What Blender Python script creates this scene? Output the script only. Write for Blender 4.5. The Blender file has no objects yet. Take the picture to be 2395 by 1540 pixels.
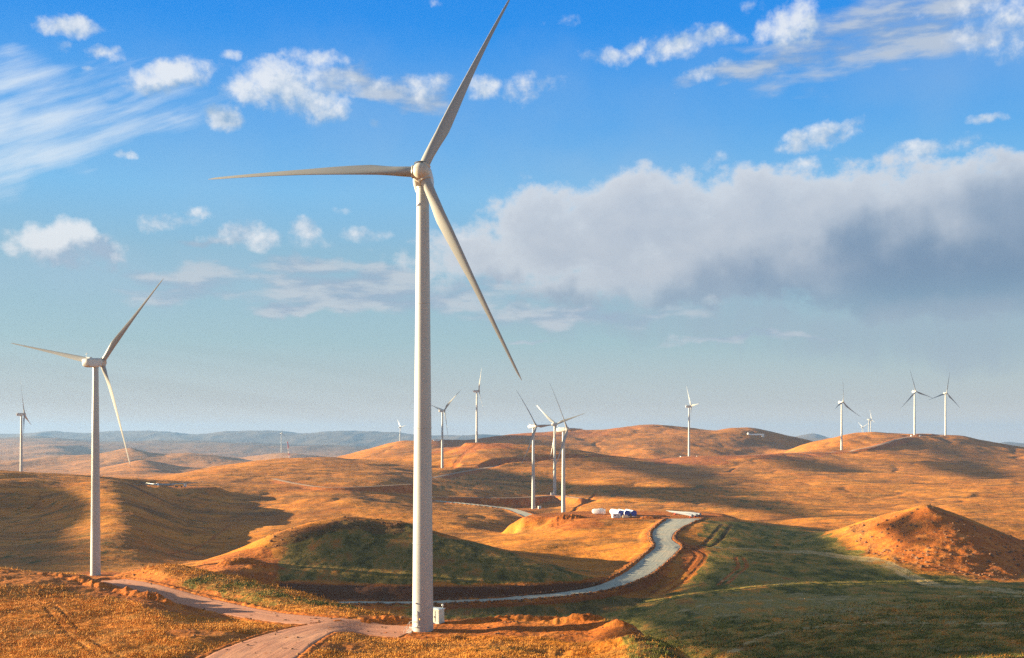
import bpy, bmesh, math, random
import numpy as np
from mathutils import Vector, Matrix

# ------------------------------------------------------------------ camera, light, exposure
F = 2568.0; UC = 1197.5; VH = 1020.0          # focal length, principal column and horizon row (survey units)
C = bpy.context.scene.collection
SC = bpy.context.scene
cam_d = bpy.data.cameras.new("camera"); cam = bpy.data.objects.new("camera", cam_d); C.objects.link(cam)
cam.location = (0, 0, 0); cam.rotation_euler = (math.radians(90), 0, 0)
cam_d.sensor_width = 36; cam_d.lens = F / 2395 * 36; cam_d.shift_y = (VH - 770) / 2395
cam_d.clip_start = 1; cam_d.clip_end = 60000
SC.camera = cam
SC.view_settings.view_transform = 'Standard'; SC.view_settings.look = 'None'
SC.view_settings.exposure = 2.15; SC.view_settings.gamma = 1
SC.cycles.max_bounces = 6; SC.cycles.diffuse_bounces = 3; SC.cycles.volume_bounces = 1
SC.cycles.use_denoising = False
SUN_AZ = math.radians(-82); SUN_EL = math.radians(9.2)
sun_d = bpy.data.lights.new("sun", 'SUN'); sun = bpy.data.objects.new("sun", sun_d); C.objects.link(sun)
sun_d.energy = 5.0; sun_d.angle = math.radians(0.27); sun_d.color = (1.0, 0.78, 0.47)
SUND = Vector((math.sin(SUN_AZ) * math.cos(SUN_EL), math.cos(SUN_AZ) * math.cos(SUN_EL), math.sin(SUN_EL)))
sun.rotation_euler = SUND.to_track_quat('Z', 'Y').to_euler(); sun.location = SUND * 500

SKY_STRENGTH = 0.05
world = bpy.data.worlds.new("World"); SC.world = world; world.use_nodes = True

# ------------------------------------------------------------------ node helpers
class NT:
    def __init__(s, nt):
        s.nt = nt; s.n = nt.nodes; s.l = nt.links
    def node(s, t, **k):
        n = s.n.new(t)
        for a, b in k.items(): setattr(n, a, b)
        return n
    def put(s, sock, v):
        if isinstance(v, bpy.types.NodeSocket): s.l.new(v, sock)
        elif v is not None:
            try: sock.default_value = v
            except Exception: sock.default_value = (*v, 1)
    def math(s, op, a, b=None, c=None, clamp=False):
        n = s.node('ShaderNodeMath', operation=op); n.use_clamp = clamp
        s.put(n.inputs[0], a)
        if b is not None: s.put(n.inputs[1], b)
        if c is not None: s.put(n.inputs[2], c)
        return n.outputs[0]
    def vmath(s, op, a, b=None, scale=None):
        n = s.node('ShaderNodeVectorMath', operation=op); s.put(n.inputs[0], a)
        if b is not None: s.put(n.inputs[1], b)
        if scale is not None: s.put(n.inputs['Scale'], scale)
        return n.outputs['Value'] if op in ('LENGTH', 'DOT_PRODUCT') else n.outputs['Vector']
    def noise(s, vec, scale, detail=4, rough=0.55, color=False, dist=0.0):
        n = s.node('ShaderNodeTexNoise'); s.put(n.inputs['Vector'], vec)
        n.inputs['Scale'].default_value = scale; n.inputs['Detail'].default_value = detail
        n.inputs['Roughness'].default_value = rough; n.inputs['Distortion'].default_value = dist
        return n.outputs['Color'] if color else n.outputs['Fac']
    def mix(s, f, a, b):
        n = s.node('ShaderNodeMix', data_type='RGBA'); s.put(n.inputs[0], f)
        s.put(n.inputs[6], a if not isinstance(a, tuple) else (*a, 1) if len(a) == 3 else a)
        s.put(n.inputs[7], b if not isinstance(b, tuple) else (*b, 1) if len(b) == 3 else b)
        return n.outputs[2]
    def ramp(s, x, lo, hi, a=0.0, b=1.0, smooth=True):
        n = s.node('ShaderNodeMapRange'); n.interpolation_type = 'SMOOTHSTEP' if smooth else 'LINEAR'
        s.put(n.inputs[0], x)
        for i, v in ((1, lo), (2, hi), (3, a), (4, b)): n.inputs[i].default_value = v
        return n.outputs[0]
    def mapping(s, vec, loc=(0, 0, 0), rot=(0, 0, 0), scale=(1, 1, 1), kind='POINT'):
        n = s.node('ShaderNodeMapping', vector_type=kind); s.put(n.inputs[0], vec)
        n.inputs['Location'].default_value = loc; n.inputs['Rotation'].default_value = rot
        n.inputs['Scale'].default_value = scale
        return n.outputs[0]

def AE(u, v):
    a = math.atan((u - UC) / F); e = math.atan((VH - v) / F * math.cos(a)); return a, e

# clouds in the sky by direction: (u, v, half width, half height, tilt deg, strength)
CUMULI = [
 (162,68,62,26,0,.95),(215,72,30,16,0,.6),(145,112,18,10,0,.45),(238,128,38,14,0,.6),(285,145,30,12,20,.35),(208,163,14,7,0,.5),
 (352,198,62,30,-4,.9),(410,175,80,34,4,1.0),(480,162,36,20,0,.75),(290,352,24,11,0,.55),
 (540,136,28,13,0,.6),(660,205,110,58,0,1.0),(590,215,70,34,0,.9),(730,145,70,26,0,.6),(720,240,100,42,0,.9),(790,200,70,34,0,.65),
 (880,195,90,24,0,.42),(960,205,60,32,0,.55),(1020,190,50,26,0,.5),(1140,205,50,30,0,.62),(1210,210,50,30,0,.55),(1275,185,42,22,0,.5),
 (524,272,42,30,0,.95),(880,290,14,9,0,.4),
 (120,575,95,44,0,1.2),(170,550,48,40,0,1.2),(235,580,48,34,0,1.1),(80,560,40,34,0,1.0),(150,612,120,20,0,.6),
 (370,515,55,20,0,.6),(465,495,32,14,0,.55),(430,515,40,14,0,.5),(475,555,48,12,0,.4),
 (570,545,48,36,0,1.0),(608,565,42,26,0,.9),(715,542,42,24,0,.85),(725,565,50,18,0,.5),(795,492,22,10,0,.35),(855,540,60,20,0,.65),
 (865,578,20,9,0,.4),
 
 (1420,138,52,24,0,.75),(1490,112,34,18,20,.6),(1590,100,80,34,8,.8),(1650,82,60,26,10,.8),(1700,92,36,20,0,.55),(1650,175,50,18,0,.5),
 (1850,65,75,46,14,.95),(1690,152,30,12,0,.55),
 (1920,318,90,28,8,.9),(1860,345,44,16,6,.8),(1990,292,44,16,4,.6),(2305,286,42,12,0,.6),(2145,352,70,22,4,.8),(2240,340,60,18,0,.5),
 (2340,60,130,70,-10,.55),(2400,40,70,70,0,.6),(1670,370,50,16,6,.35),(1860,380,50,14,0,.35),
 (1325,60,50,12,8,.3),(970,10,60,10,0,.3),(1760,14,40,14,0,.3),(1080,545,30,14,0,.4),
]
LOWGREY = [(720,610,110,22,0,.6),(800,655,200,34,0,.75),(900,690,260,36,0,.75),(690,715,95,18,0,.8),(820,702,170,22,0,.7),(350,632,60,18,0,.5),(460,655,100,36,0,.6),(430,682,120,18,0,.5),(880,195,110,24,0,.5),(980,215,80,28,0,.5),(1810,152,170,20,6,.5),(2080,70,240,60,8,.45),(1905,120,110,26,10,.4),(1760,797,150,9,2,.5),(1230,797,45,5,0,.4),(1350,735,240,22,0,.6),(480,556,60,12,0,.5)]
RAIN = [(2180,770,420,70,0,1.0),(1780,760,280,55,0,.8),(1450,740,260,45,0,.6)]
BANK = [ # the broad cloud bank on the right
 (1300,560,200,110,0,1.0),(1500,520,280,120,6,1.05),(1800,550,380,135,3,1.15),(2150,570,420,155,1,1.2),(2400,570,320,165,0,1.2),
 (1650,640,420,110,0,1.0),(1150,600,170,110,0,.75),(2250,660,420,110,0,1.2),(1350,680,260,70,0,.8),(1080,650,220,80,0,.55),(2330,400,240,38,0,.6),(1900,720,500,50,0,.7),
]
DARK = [ (2290,640,400,110,0,1.1),(2080,690,380,75,0,.8),(2400,600,220,120,0,.7),(1500,725,430,45,0,.5),(2200,730,400,50,0,.5),(1350,735,200,30,0,.4) ]
CIRRUS = [ (40,215,120,60,15,.7),(60,330,220,60,18,.85),(250,285,260,36,16,.6),(-20,290,110,70,30,.85),(150,240,190,34,30,.4),(400,262,90,14,14,.6),(-10,400,110,50,35,.6),(285,245,70,14,34,.5) ]
VEIL = [ (1000,300,700,120,0,.2),(2330,110,330,120,0,.42),(1400,400,300,60,0,.35),(200,640,400,60,0,.4) ]

def cloud_group(name, ells, warp1, warp2):
    g = bpy.data.node_groups.new(name, 'ShaderNodeTree')
    g.interface.new_socket('P', in_out='INPUT', socket_type='NodeSocketVector')
    g.interface.new_socket('D', in_out='OUTPUT', socket_type='NodeSocketFloat')
    t = NT(g); gi = t.node('NodeGroupInput'); go = t.node('NodeGroupOutput')
    P = gi.outputs[0]
    w1 = t.vmath('SCALE', t.vmath('SUBTRACT', t.noise(P, 16, 2, .5, True), (.5, .5, .5)), scale=warp1)
    w2 = t.vmath('SCALE', t.vmath('SUBTRACT', t.noise(P, 70, 4, .6, True), (.5, .5, .5)), scale=warp2)
    Q = t.vmath('ADD', t.vmath('ADD', P, w1), w2)
    # each cloud is a quadratic form in (azimuth, elevation); evaluated one after the other
    sp = t.node('ShaderNodeSeparateXYZ'); t.l.new(Q, sp.inputs[0]); qx, qy = sp.outputs[0], sp.outputs[1]
    ca = t.node('ShaderNodeCombineXYZ'); t.l.new(t.math('MULTIPLY', qx, qx), ca.inputs[0]); t.l.new(t.math('MULTIPLY', qx, qy), ca.inputs[1]); t.l.new(t.math('MULTIPLY', qy, qy), ca.inputs[2])
    cb = t.node('ShaderNodeCombineXYZ'); t.l.new(qx, cb.inputs[0]); t.l.new(qy, cb.inputs[1]); cb.inputs[2].default_value = 1
    A2 = ca.outputs[0]; acc = None
    for (u, v, a, b, rot, st) in ells:
        az, el = AE(u, v); r = math.radians(rot); c, s_ = math.cos(r), math.sin(r)
        ia = (F / (a * 1.22)) ** 2; ib = (F / (b * 1.22)) ** 2
        qa = c * c * ia + s_ * s_ * ib; qc = s_ * s_ * ia + c * c * ib; qb = 2 * c * s_ * (ia - ib)
        c2 = (-st * qa, -st * qb, -st * qc)
        c1 = (st * (2 * qa * az + qb * el), st * (2 * qc * el + qb * az), st * (1 - qa * az * az - qb * az * el - qc * el * el))
        v2 = A2
        if acc is not None:
            n = t.node('ShaderNodeVectorMath', operation='MULTIPLY_ADD'); t.l.new(acc, n.inputs[0]); n.inputs[1].default_value = (1e-12,) * 3; t.l.new(A2, n.inputs[2]); v2 = n.outputs[0]
        val = t.math('ADD', t.vmath('DOT_PRODUCT', v2, c2), t.vmath('DOT_PRODUCT', cb.outputs[0], c1))
        acc = val if acc is None else t.math('SMOOTH_MAX', acc, val, 0.12)
    t.l.new(t.math('MAXIMUM', acc, -1.0), go.inputs[0])
    return g

def build_world():
    t = NT(world.node_tree); t.n.clear()
    sky = t.node('ShaderNodeTexSky', sky_type='NISHITA'); sky.sun_disc = False
    sky.sun_elevation = SUN_EL; sky.sun_rotation = SUN_AZ
    sky.air_density = 1.0; sky.dust_density = 0.6; sky.ozone_density = 2.0; sky.altitude = 1200
    tc = t.node('ShaderNodeTexCoord'); D = tc.outputs['Generated']
    sep = t.node('ShaderNodeSeparateXYZ'); t.l.new(D, sep.inputs[0])
    az = t.math('ARCTAN2', sep.outputs[0], sep.outputs[1]); el = t.math('ARCSINE', sep.outputs[2])
    comb = t.node('ShaderNodeCombineXYZ'); t.l.new(az, comb.inputs[0]); t.l.new(el, comb.inputs[1]); P = comb.outputs[0]
    # deeper blue with height over the Nishita sky
    hs = t.node('ShaderNodeHueSaturation'); hs.inputs['Saturation'].default_value = SKY_SAT; hs.inputs['Value'].default_value = 1.0
    hs.inputs['Hue'].default_value = 0.5
    t.l.new(sky.outputs[0], hs.inputs['Color'])
    tint = t.node('ShaderNodeValToRGB'); t.l.new(t.ramp(el, 0.0, 0.42, smooth=False), tint.inputs[0])
    cr = tint.color_ramp
    cr.elements[0].position = 0; cr.elements[0].color = (*SKYC[0][1], 1)
    cr.elements[1].position = 1; cr.elements[1].color = (*SKYC[-1][1], 1)
    for p, c in SKYC[1:-1]:
        e = cr.elements.new(p); e.color = (*c, 1)
    front = t.math('MULTIPLY', t.ramp(t.math('ABSOLUTE', az), .5, .75, SKY_MIX, 0), t.ramp(el, .40, .60, 1, .0))
    base = t.mix(front, t.vmath('SCALE', hs.outputs[0], scale=SKY_STRENGTH), tint.outputs[0])
    gc = cloud_group('cumulus_field', CUMULI, .016, .010)
    gc2 = cloud_group('cumulus_body', [e for e in CUMULI if e[2] * e[3] * e[5] > 2300], .016, .010)
    gb = cloud_group('bank_field', BANK, .05, .016)
    gd = cloud_group('dark_field', DARK, .10, .02)
    gz = cloud_group('cirrus_field', CIRRUS, .05, .006)
    gv = cloud_group('veil_field', VEIL, .06, .01)
    def ev(g, p):
        n = t.node('ShaderNodeGroup'); n.node_tree = g; t.l.new(p, n.inputs[0]); return n.outputs[0]
    f1 = t.noise(P, 44, 7, .62)
    off = t.vmath('ADD', P, (-.010, .012, 0))
    f1o = t.noise(off, 44, 7, .62)
    n1 = t.math('MULTIPLY_ADD', f1, 2.2, -1.24); n1o = t.math('MULTIPLY_ADD', f1o, 2.2, -1.24)
    # cumulus
    dc = t.math('ADD', ev(gc, P), n1); dco = t.math('ADD', ev(gc2, off), n1o)
    ac = t.ramp(dc, -0.05, 0.90)
    lc = t.math('MULTIPLY_ADD', t.math('SUBTRACT', t.math('ADD', ev(gc2, P), n1), dco), 1.0, 0.55, clamp=True)
    elf = t.ramp(el, .08, .22)
    lit = t.mix(elf, (.165, .168, .172), (.188, .195, .204)); shd = t.mix(elf, (.088, .103, .124), (.080, .112, .150))
    colc = t.mix(lc, shd, lit)
    # bank
    f2 = t.noise(t.mapping(P, scale=(1, 1.25, 1)), 26, 8, .66)
    f2o = t.noise(t.mapping(off, scale=(1, 1.25, 1)), 26, 8, .66)
    db = t.math('ADD', ev(gb, P), t.math('MULTIPLY_ADD', f2, 1.5, -0.80)); dbo = t.math('ADD', ev(gb, off), t.math('MULTIPLY_ADD', f2o, 1.5, -0.80))
    lowf = t.ramp(el, .075, .17, .9, 0.0)
    ab = t.ramp(t.math('SUBTRACT', db, t.math('MULTIPLY', lowf, .6)), 0.08, 0.55)
    lb = t.math('MULTIPLY_ADD', t.math('SUBTRACT', db, dbo), 0.62, 0.52, clamp=True)
    streak = t.noise(t.mapping(P, scale=(1, .28, 1)), 20, 5, .6)
    dk = t.ramp(t.math('ADD', ev(gd, P), t.math('MULTIPLY_ADD', streak, .7, -0.35)), -0.7, 1.2)
    colb = t.mix(lb, (.096, .108, .130), (.140, .144, .155))
    top = t.ramp(db, .1, 1.0, 1, 0)
    colb = t.mix(t.math('MULTIPLY', top, .6), colb, (.200, .203, .206))
    colb = t.mix(t.math('MULTIPLY', dk, .95), colb, (.034, .054, .086))
    # cirrus
    fs = t.noise(t.mapping(P, rot=(0, 0, .38), scale=(4.2, .5, 1), kind='TEXTURE'), 34, 7, .6)
    dz = t.math('ADD', ev(gz, P), t.math('MULTIPLY_ADD', fs, 2.2, -1.1))
    az_ = t.math('MULTIPLY', t.ramp(dz, 0.0, 1.3), .85)
    dv = t.math('ADD', ev(gv, P), t.math('MULTIPLY_ADD', t.noise(P, 9, 5, .55), 1.2, -.6))
    av = t.math('MULTIPLY', t.ramp(dv, -0.35, 0.8), .30)
    col = t.mix(av, base, (.095, .124, .155))
    col = t.mix(az_, col, (.165, .185, .205))
    ab = t.math('MULTIPLY', ab, t.ramp(el, .070, .150, .25, 1.0))
    col = t.mix(t.math('MULTIPLY', ab, .86), col, colb)
    gr = cloud_group('rain_field', RAIN, .05, .012); rs = t.noise(t.mapping(P, scale=(1, .16, 1)), 30, 5, .6)
    ar = t.math('MULTIPLY', t.ramp(t.math('ADD', ev(gr, P), t.math('MULTIPLY_ADD', rs, 1.6, -.8)), -.3, 1.1), .55)
    col = t.mix(ar, col, (.078, .094, .118))
    gl = cloud_group('grey_field', LOWGREY, .05, .012); fl = t.noise(t.mapping(P, scale=(.45, 1.7, 1)), 34, 6, .58)
    al_ = t.ramp(t.math('ADD', ev(gl, P), t.math('MULTIPLY_ADD', fl, 2.4, -1.05)), -.1, .9)
    col = t.mix(t.math('MULTIPLY', al_, .8), col, t.mix(t.ramp(fl, .42, .60), (.078, .098, .128), (.125, .136, .150)))
    col = t.mix(t.math('MULTIPLY', ac, .90), col, colc)
    bg = t.node('ShaderNodeBackground'); t.l.new(col, bg.inputs[0]); bg.inputs[1].default_value = 1.0
    out = t.node('ShaderNodeOutputWorld'); t.l.new(bg.outputs[0], out.inputs[0])
    world.cycles.sampling_method = 'MANUAL'; world.cycles.sample_map_resolution = 512
SKY_SAT = 0.65; SKY_MIX = 0.95
SKYC = [(0, (.165, .155, .145)), (.07, (.118, .124, .124)), (.2, (.082, .119, .130)), (.39, (.060, .110, .147)), (.51, (.043, .113, .186)), (.65, (.018, .086, .191)), (.85, (.0025, .062, .190)), (1, (.0010, .054, .185))]
build_world()

# ------------------------------------------------------------------ object helpers
def link(name, me, mat=None, parent=None, mw=None):
    o = bpy.data.objects.new(name, me); C.objects.link(o)
    if mat is not None and me is not None and len(me.materials) == 0: me.materials.append(mat)
    if parent is not None: o.parent = parent
    if mw is not None: o.matrix_local = mw
    return o
def obj(name, bm, mat, parent=None, mw=None, smooth=None):
    me = bpy.data.meshes.new(name); bm.normal_update(); bm.to_mesh(me); bm.free()
    if smooth is not None:
        for p in me.polygons: p.use_smooth = True
        if smooth < 180: me.set_sharp_from_angle(angle=math.radians(smooth))
    return link(name, me, mat, parent, mw)
def tag(o, label=None, cat=None, group=None, kind=None):
    if label: o['label'] = label
    if cat: o['category'] = cat
    if group: o['group'] = group
    if kind: o['kind'] = kind
    return o
def empty(name, loc, rz=0):
    o = bpy.data.objects.new(name, None); C.objects.link(o); o.location = loc; o.rotation_euler = (0, 0, rz)
    o.empty_display_size = 1; return o
def box(bm, c, s, rz=0, bevel=0.0, M=None):
    r = bmesh.ops.create_cube(bm, size=1)
    vs = r['verts']
    m = Matrix.Translation(c) @ Matrix.Rotation(rz, 4, 'Z') @ Matrix.Diagonal((*s, 1))
    if M is not None: m = M @ m
    bmesh.ops.transform(bm, matrix=m, verts=vs)
    if bevel > 0:
        es = list({e for v in vs for e in v.link_edges})
        bmesh.ops.bevel(bm, geom=es, offset=bevel, segments=2, affect='EDGES', profile=.5)
def tube(bm, a, b, r0, r1=None, n=12, caps=True):
    a = Vector(a); b = Vector(b); d = b - a
    r1 = r0 if r1 is None else r1
    m = Matrix.Translation((a + b) / 2) @ d.to_track_quat('Z', 'Y').to_matrix().to_4x4()
    bmesh.ops.create_cone(bm, cap_ends=caps, segments=n, radius1=r0, radius2=r1, depth=d.length, matrix=m)
def lathe(bm, prof, n=48, M=None, cap=True):
    rings = []
    for (r, z) in prof:
        rings.append([bm.verts.new((r * math.cos(2 * math.pi * i / n), r * math.sin(2 * math.pi * i / n), z)) for i in range(n)])
    for a, b in zip(rings, rings[1:]):
        for i in range(n): bm.faces.new((a[i], a[(i + 1) % n], b[(i + 1) % n], b[i]))
    if cap:
        bm.faces.new(list(reversed(rings[0]))); bm.faces.new(rings[-1])
    if M is not None: bmesh.ops.transform(bm, matrix=M, verts=[v for r in rings for v in r])
def mesh_np(name, verts, faces, mat, smooth=False, attrs=None):
    me = bpy.data.meshes.new(name)
    nv = len(verts); nf = len(faces); k = faces.shape[1]
    me.vertices.add(nv); me.vertices.foreach_set('co', np.ascontiguousarray(verts, dtype=np.float32).ravel())
    me.loops.add(nf * k); me.loops.foreach_set('vertex_index', np.ascontiguousarray(faces, dtype=np.int32).ravel())
    me.polygons.add(nf); me.polygons.foreach_set('loop_start', np.arange(0, nf * k, k, dtype=np.int32))
    me.polygons.foreach_set('loop_total', np.full(nf, k, dtype=np.int32))
    me.polygons.foreach_set('use_smooth', np.full(nf, smooth, dtype=bool))
    me.update(calc_edges=True)
    for an, av in (attrs or {}).items():
        a = me.attributes.new(an, 'FLOAT', 'POINT'); a.data.foreach_set('value', np.ascontiguousarray(av, dtype=np.float32).ravel())
    me.materials.append(mat)
    return me

# ------------------------------------------------------------------ numpy noise
def _h(ix, iy, seed):
    h = (ix.astype(np.int64) * 374761393 + iy.astype(np.int64) * 668265263 + seed * 974711) & 0xffffffff
    h = ((h ^ (h >> 13)) * 1274126177) & 0xffffffff
    h = (h ^ (h >> 16)) & 0xffffffff
    return h
def perlin(x, y, seed=0):
    xi = np.floor(x); yi = np.floor(y); fx = x - xi; fy = y - yi
    u = fx * fx * fx * (fx * (fx * 6 - 15) + 10); v = fy * fy * fy * (fy * (fy * 6 - 15) + 10)
    def g(dx, dy):
        a = _h(xi + dx, yi + dy, seed) * (2 * np.pi / 4294967296.0)
        return np.cos(a) * (fx - dx) + np.sin(a) * (fy - dy)
    a = g(0, 0); b = g(1, 0); c = g(0, 1); d = g(1, 1)
    return (a + (b - a) * u + (c - a + (a - b - c + d) * u) * v) * 1.5
def fbm(x, y, wl, octs=3, seed=0, gain=.5):
    r = 0; amp = 1; 
    for o in range(octs):
        r = r + amp * perlin(x / wl, y / wl, seed + o * 17); wl /= 2.03; amp *= gain
    return r
def sstep(x, a, b):
    t = np.clip((x - a) / (b - a), 0, 1); return t * t * (3 - 2 * t)

# ------------------------------------------------------------------ the survey: (column, row, depth) points on crests and slopes
def P3(u, v, d): return ((u - UC) / F * d, d, (VH - v) / F * d)
SV = []                                            # (u, z, d)
def S(*pts):
    for (u, v, d) in pts: SV.append((u, -(v - VH) / F * d, d))
def Z(*pts):
    for (u, z, d) in pts: SV.append((u, z, d))
def crest(pts, step=45):
    for (a, b) in zip(pts, pts[1:]):
        n = max(1, int(round(abs(b[0] - a[0]) / step)))
        for i in range(n):
            f = i / n; S(tuple(a[k] + (b[k] - a[k]) * f for k in range(3)))
    S(pts[-1])
# near ground
for u in range(-200, 2700, 290):
    Z((u, -30, 110), (u, -26, 80), (u, -21, 60))
for u in range(-200, 1500, 240): Z((u, -32.0, 140))
Z((1620,-33.5,140),(1850,-33,140),(2100,-32,140),(2395,-31,140),(2600,-30,140))
S((0,1540,164),(-150,1540,162),(120,1540,164),(300,1540,163),(450,1540,165),(600,1538,165),(750,1540,169),(900,1540,171),(1050,1540,172),(1200,1540,172),(1400,1540,172))
S((0,1400,216),(100,1400,217),(-150,1400,214),(200,1440,202),(300,1450,199),(450,1480,185),(350,1410,216),(250,1390,226))
S((300,1365,262),(450,1405,240),(600,1438,218),(740,1453,210),(850,1462,206),(985,1474,205),(1100,1480,201),(1250,1482,199),(1380,1485,196),(600,1480,190),(760,1490,190),(450,1440,215))
crest([(-150,1324,262),(0,1329,258),(100,1338,254),(180,1345,253),(240,1350,258)],60)
crest([(260,1350,270),(330,1332,285),(400,1322,292),(480,1335,285),(560,1352,275),(640,1372,265),(720,1392,255),(800,1415,246),(900,1438,236),(960,1446,230)])
crest([(1040,1450,222),(1100,1447,219),(1250,1447,217),(1380,1447,212),(1440,1460,205),(1500,1482,195),(1560,1515,184),(1620,1548,174)])
Z((1620,-44,194),(1560,-47,208),(1500,-49,222),(1440,-50,236),(1380,-49,244),(1250,-50,250),(1100,-50,252),(1700,-42,178),(1700,-46,200))
Z((0,-46,315),(-150,-45,318),(120,-47,315),(240,-47,315),(330,-46,330),(420,-46,335),(500,-50,335),(600,-52,325),(720,-53,310),(840,-54,295),(960,-54,285))
Z((640,-59,360),(800,-60.5,345),(1000,-61.5,335),(1200,-62,330),(1400,-62.5,330))
# turbine two and the hills on the left
S((225,1343,443),(0,1325,470),(100,1328,465),(-150,1322,470),(300,1335,455))
S((100,1250,640),(0,1250,640),(-150,1240,640),(100,1190,800),(0,1180,820),(-150,1175,820))
crest([(-180,1120,880),(0,1124,900),(47,1126,905),(120,1128,915),(180,1126,930),(250,1121,950),(300,1128,970),(330,1138,1000),(430,1142,1050)],50)
S((260,1150,830),(275,1185,735),(300,1240,610),(290,1300,515))
S((430,1200,890),(550,1200,915),(500,1260,690),(420,1270,640),(640,1180,1000),(700,1180,980),(800,1180,960),(640,1240,710),(560,1230,780),(800,1205,880),(500,1310,545),(430,1318,500),(400,1150,1020),(520,1165,1040))
# dark hill beyond the valley road
crest([(440,1326,432),(470,1318,440),(560,1288,470),(640,1250,500),(720,1223,520),(810,1212,530),(880,1217,532),(950,1224,530),(1020,1245,520),(1100,1266,510),(1200,1291,495),(1300,1322,475),(1380,1345,455),(1430,1357,443)],50)
S((450,1340,415),(550,1340,405),(640,1357,405),(720,1362,408),(800,1365,410),(950,1368,412),(1100,1368,415),(1200,1366,420),(1300,1360,427),(1380,1358,436))
S((800,1290,460),(950,1300,455),(1150,1320,450),(700,1300,450),(1050,1310,452),(620,1310,440),(880,1250,500))
Z((560,-60,560),(700,-61,620),(810,-60,640),(950,-61,640),(1080,-62,600),(640,-60,590))
Z((640,-59.8,392),(800,-59.8,392),(950,-59.8,392),(1100,-59.8,395),(1250,-59.8,404),(1380,-59.8,420))
# knoll and the laydown plateau
S((1150,1290,600),(1150,1262,680),(1250,1295,565),(1350,1330,505),(1430,1330,492),(1450,1290,560),(1400,1250,650),(1480,1250,645),(1300,1255,670),(1350,1290,580),(1250,1270,620))
crest([(1130,1263,705),(1200,1256,705),(1250,1246,712),(1310,1230,725),(1360,1215,742),(1400,1210,755)],40)
S((1400,1205,778),(1480,1207,770),(1550,1208,768),(1620,1206,765),(1660,1207,762),(1480,1222,725),(1540,1222,722),(1450,1225,715))
Z((1250,-73,820),(1320,-78,870),(1400,-73,890),(1480,-71,900),(1560,-70,900),(1650,-71,900),(1800,-71,860))
# valley road bed
VR = [(560,1412,392),(700,1412,392),(830,1411,392),(1000,1411,392),(1150,1405,398),(1300,1393,410),(1400,1378,428),(1460,1358,450),(1505,1332,483),(1540,1302,527),(1562,1279,565),(1550,1262,597),(1553,1245,637),(1575,1228,682),(1603,1213,735)]
S(*VR[2:])
S((1450,1418,402),(1500,1400,420),(1450,1450,372),(1560,1370,450),(1620,1330,490),(1660,1300,530))
# green slope lower right
S((1600,1450,335),(1550,1500,290),(1700,1500,270),(1900,1500,250),(2200,1500,225),(2395,1500,210),(2600,1500,205),(1700,1540,245),(2395,1540,190),(2000,1540,215),(2600,1540,185))
S((1700,1400,380),(1900,1400,355),(2100,1400,330),(2395,1400,300),(2600,1400,295),(1700,1330,470),(1900,1330,450),(2100,1342,420),(2395,1362,370),(1640,1270,590),(1700,1270,590),(1850,1270,580),(1600,1400,385))
Z((1800,-42,180),(2100,-38,168),(2395,-35,160))
crest([(1640,1211,738),(1720,1217,715),(1800,1225,690),(1870,1234,665),(1920,1243,640)])
crest([(1950,1238,600),(2000,1225,565),(2080,1204,535),(2165,1183,512),(2230,1206,505),(2300,1233,500),(2350,1253,500),(2395,1272,500),(2550,1335,490)],40)
S((2000,1270,520),(2165,1250,475),(2165,1310,440),(2290,1335,425),(2240,1285,452),(2395,1315,458),(2395,1346,430),(2340,1300,455),(2080,1260,495),(2080,1300,458),(2550,1372,400))
Z((2080,-64,650),(2165,-65,640),(2300,-66,620),(2395,-66,600),(2550,-66,600))
# middle distance
S((1500,1195,1000),(1600,1190,1020),(1500,1170,1120),(1400,1175,1130),(1250,1191,1137),(1200,1190,1100),(1240,1205,1020),(1252,1220,960),(1240,1238,900),(1320,1241,929),(1100,1220,860),(1100,1198,985),(1180,1215,930),(1000,1215,860),(900,1205,880),(1000,1180,1080))
S((900,1180,1000),(1000,1150,1250),(1150,1140,1350),(1297,1158,1323),(1200,1110,1500),(1400,1130,1350),(1600,1130,1300),(1800,1150,1200),(1700,1180,1050),(2000,1180,1050),(2000,1130,1280),(2200,1130,1250),(2395,1130,1220),(2395,1200,920),(2200,1180,1000),(2300,1230,800),(1900,1220,850),(1800,1205,920),(2600,1130,1220),(2600,1200,900),(1500,1145,1250))
S((1037,1095,1617),(1060,1052,1790),(1115,1036,1834),(1200,1040,1850),(1300,1048,1860),(1400,1062,1860),(1500,1072,1850),(1611,1070,1850),(1700,1068,1870),(1800,1061,1900),(1900,1058,1935),(1972,1056,1966),(2050,1046,2000))
S((1010,1066,1740),(1115,1075,1650),(1250,1080,1650),(1400,1092,1600),(1500,1095,1600),(1700,1092,1620),(1900,1085,1700),(2100,1072,1850),(2300,1082,1800),(2395,1092,1700),(2600,1100,1650),(1250,1100,1540),(1600,1110,1450),(1800,1115,1400))
crest([(1880,1040,2300),(1930,1027,2250),(1990,1011,2230),(2050,1008,2220),(2100,1016,2190),(2142,1020,2161),(2215,1018.5,2227),(2260,1021,2235),(2330,1036,2200),(2395,1048,2150),(2550,1070,2100)],60)
S((2142,1045,2050),(2250,1046,2060),(2350,1072,1950),(2040,1030,2110),(1960,1040,2080))
Z((1900,-45,2550),(1990,-45,2650),(2142,-50,2650),(2300,-55,2700),(2500,-60,2700),(1060,-45,2150),(1115,-45,2200),(1200,-48,2220),(1300,-50,2230),(1400,-55,2200),(1500,-58,2150),(1611,-58,2150),(1700,-56,2180),(1800,-52,2250))
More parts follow.
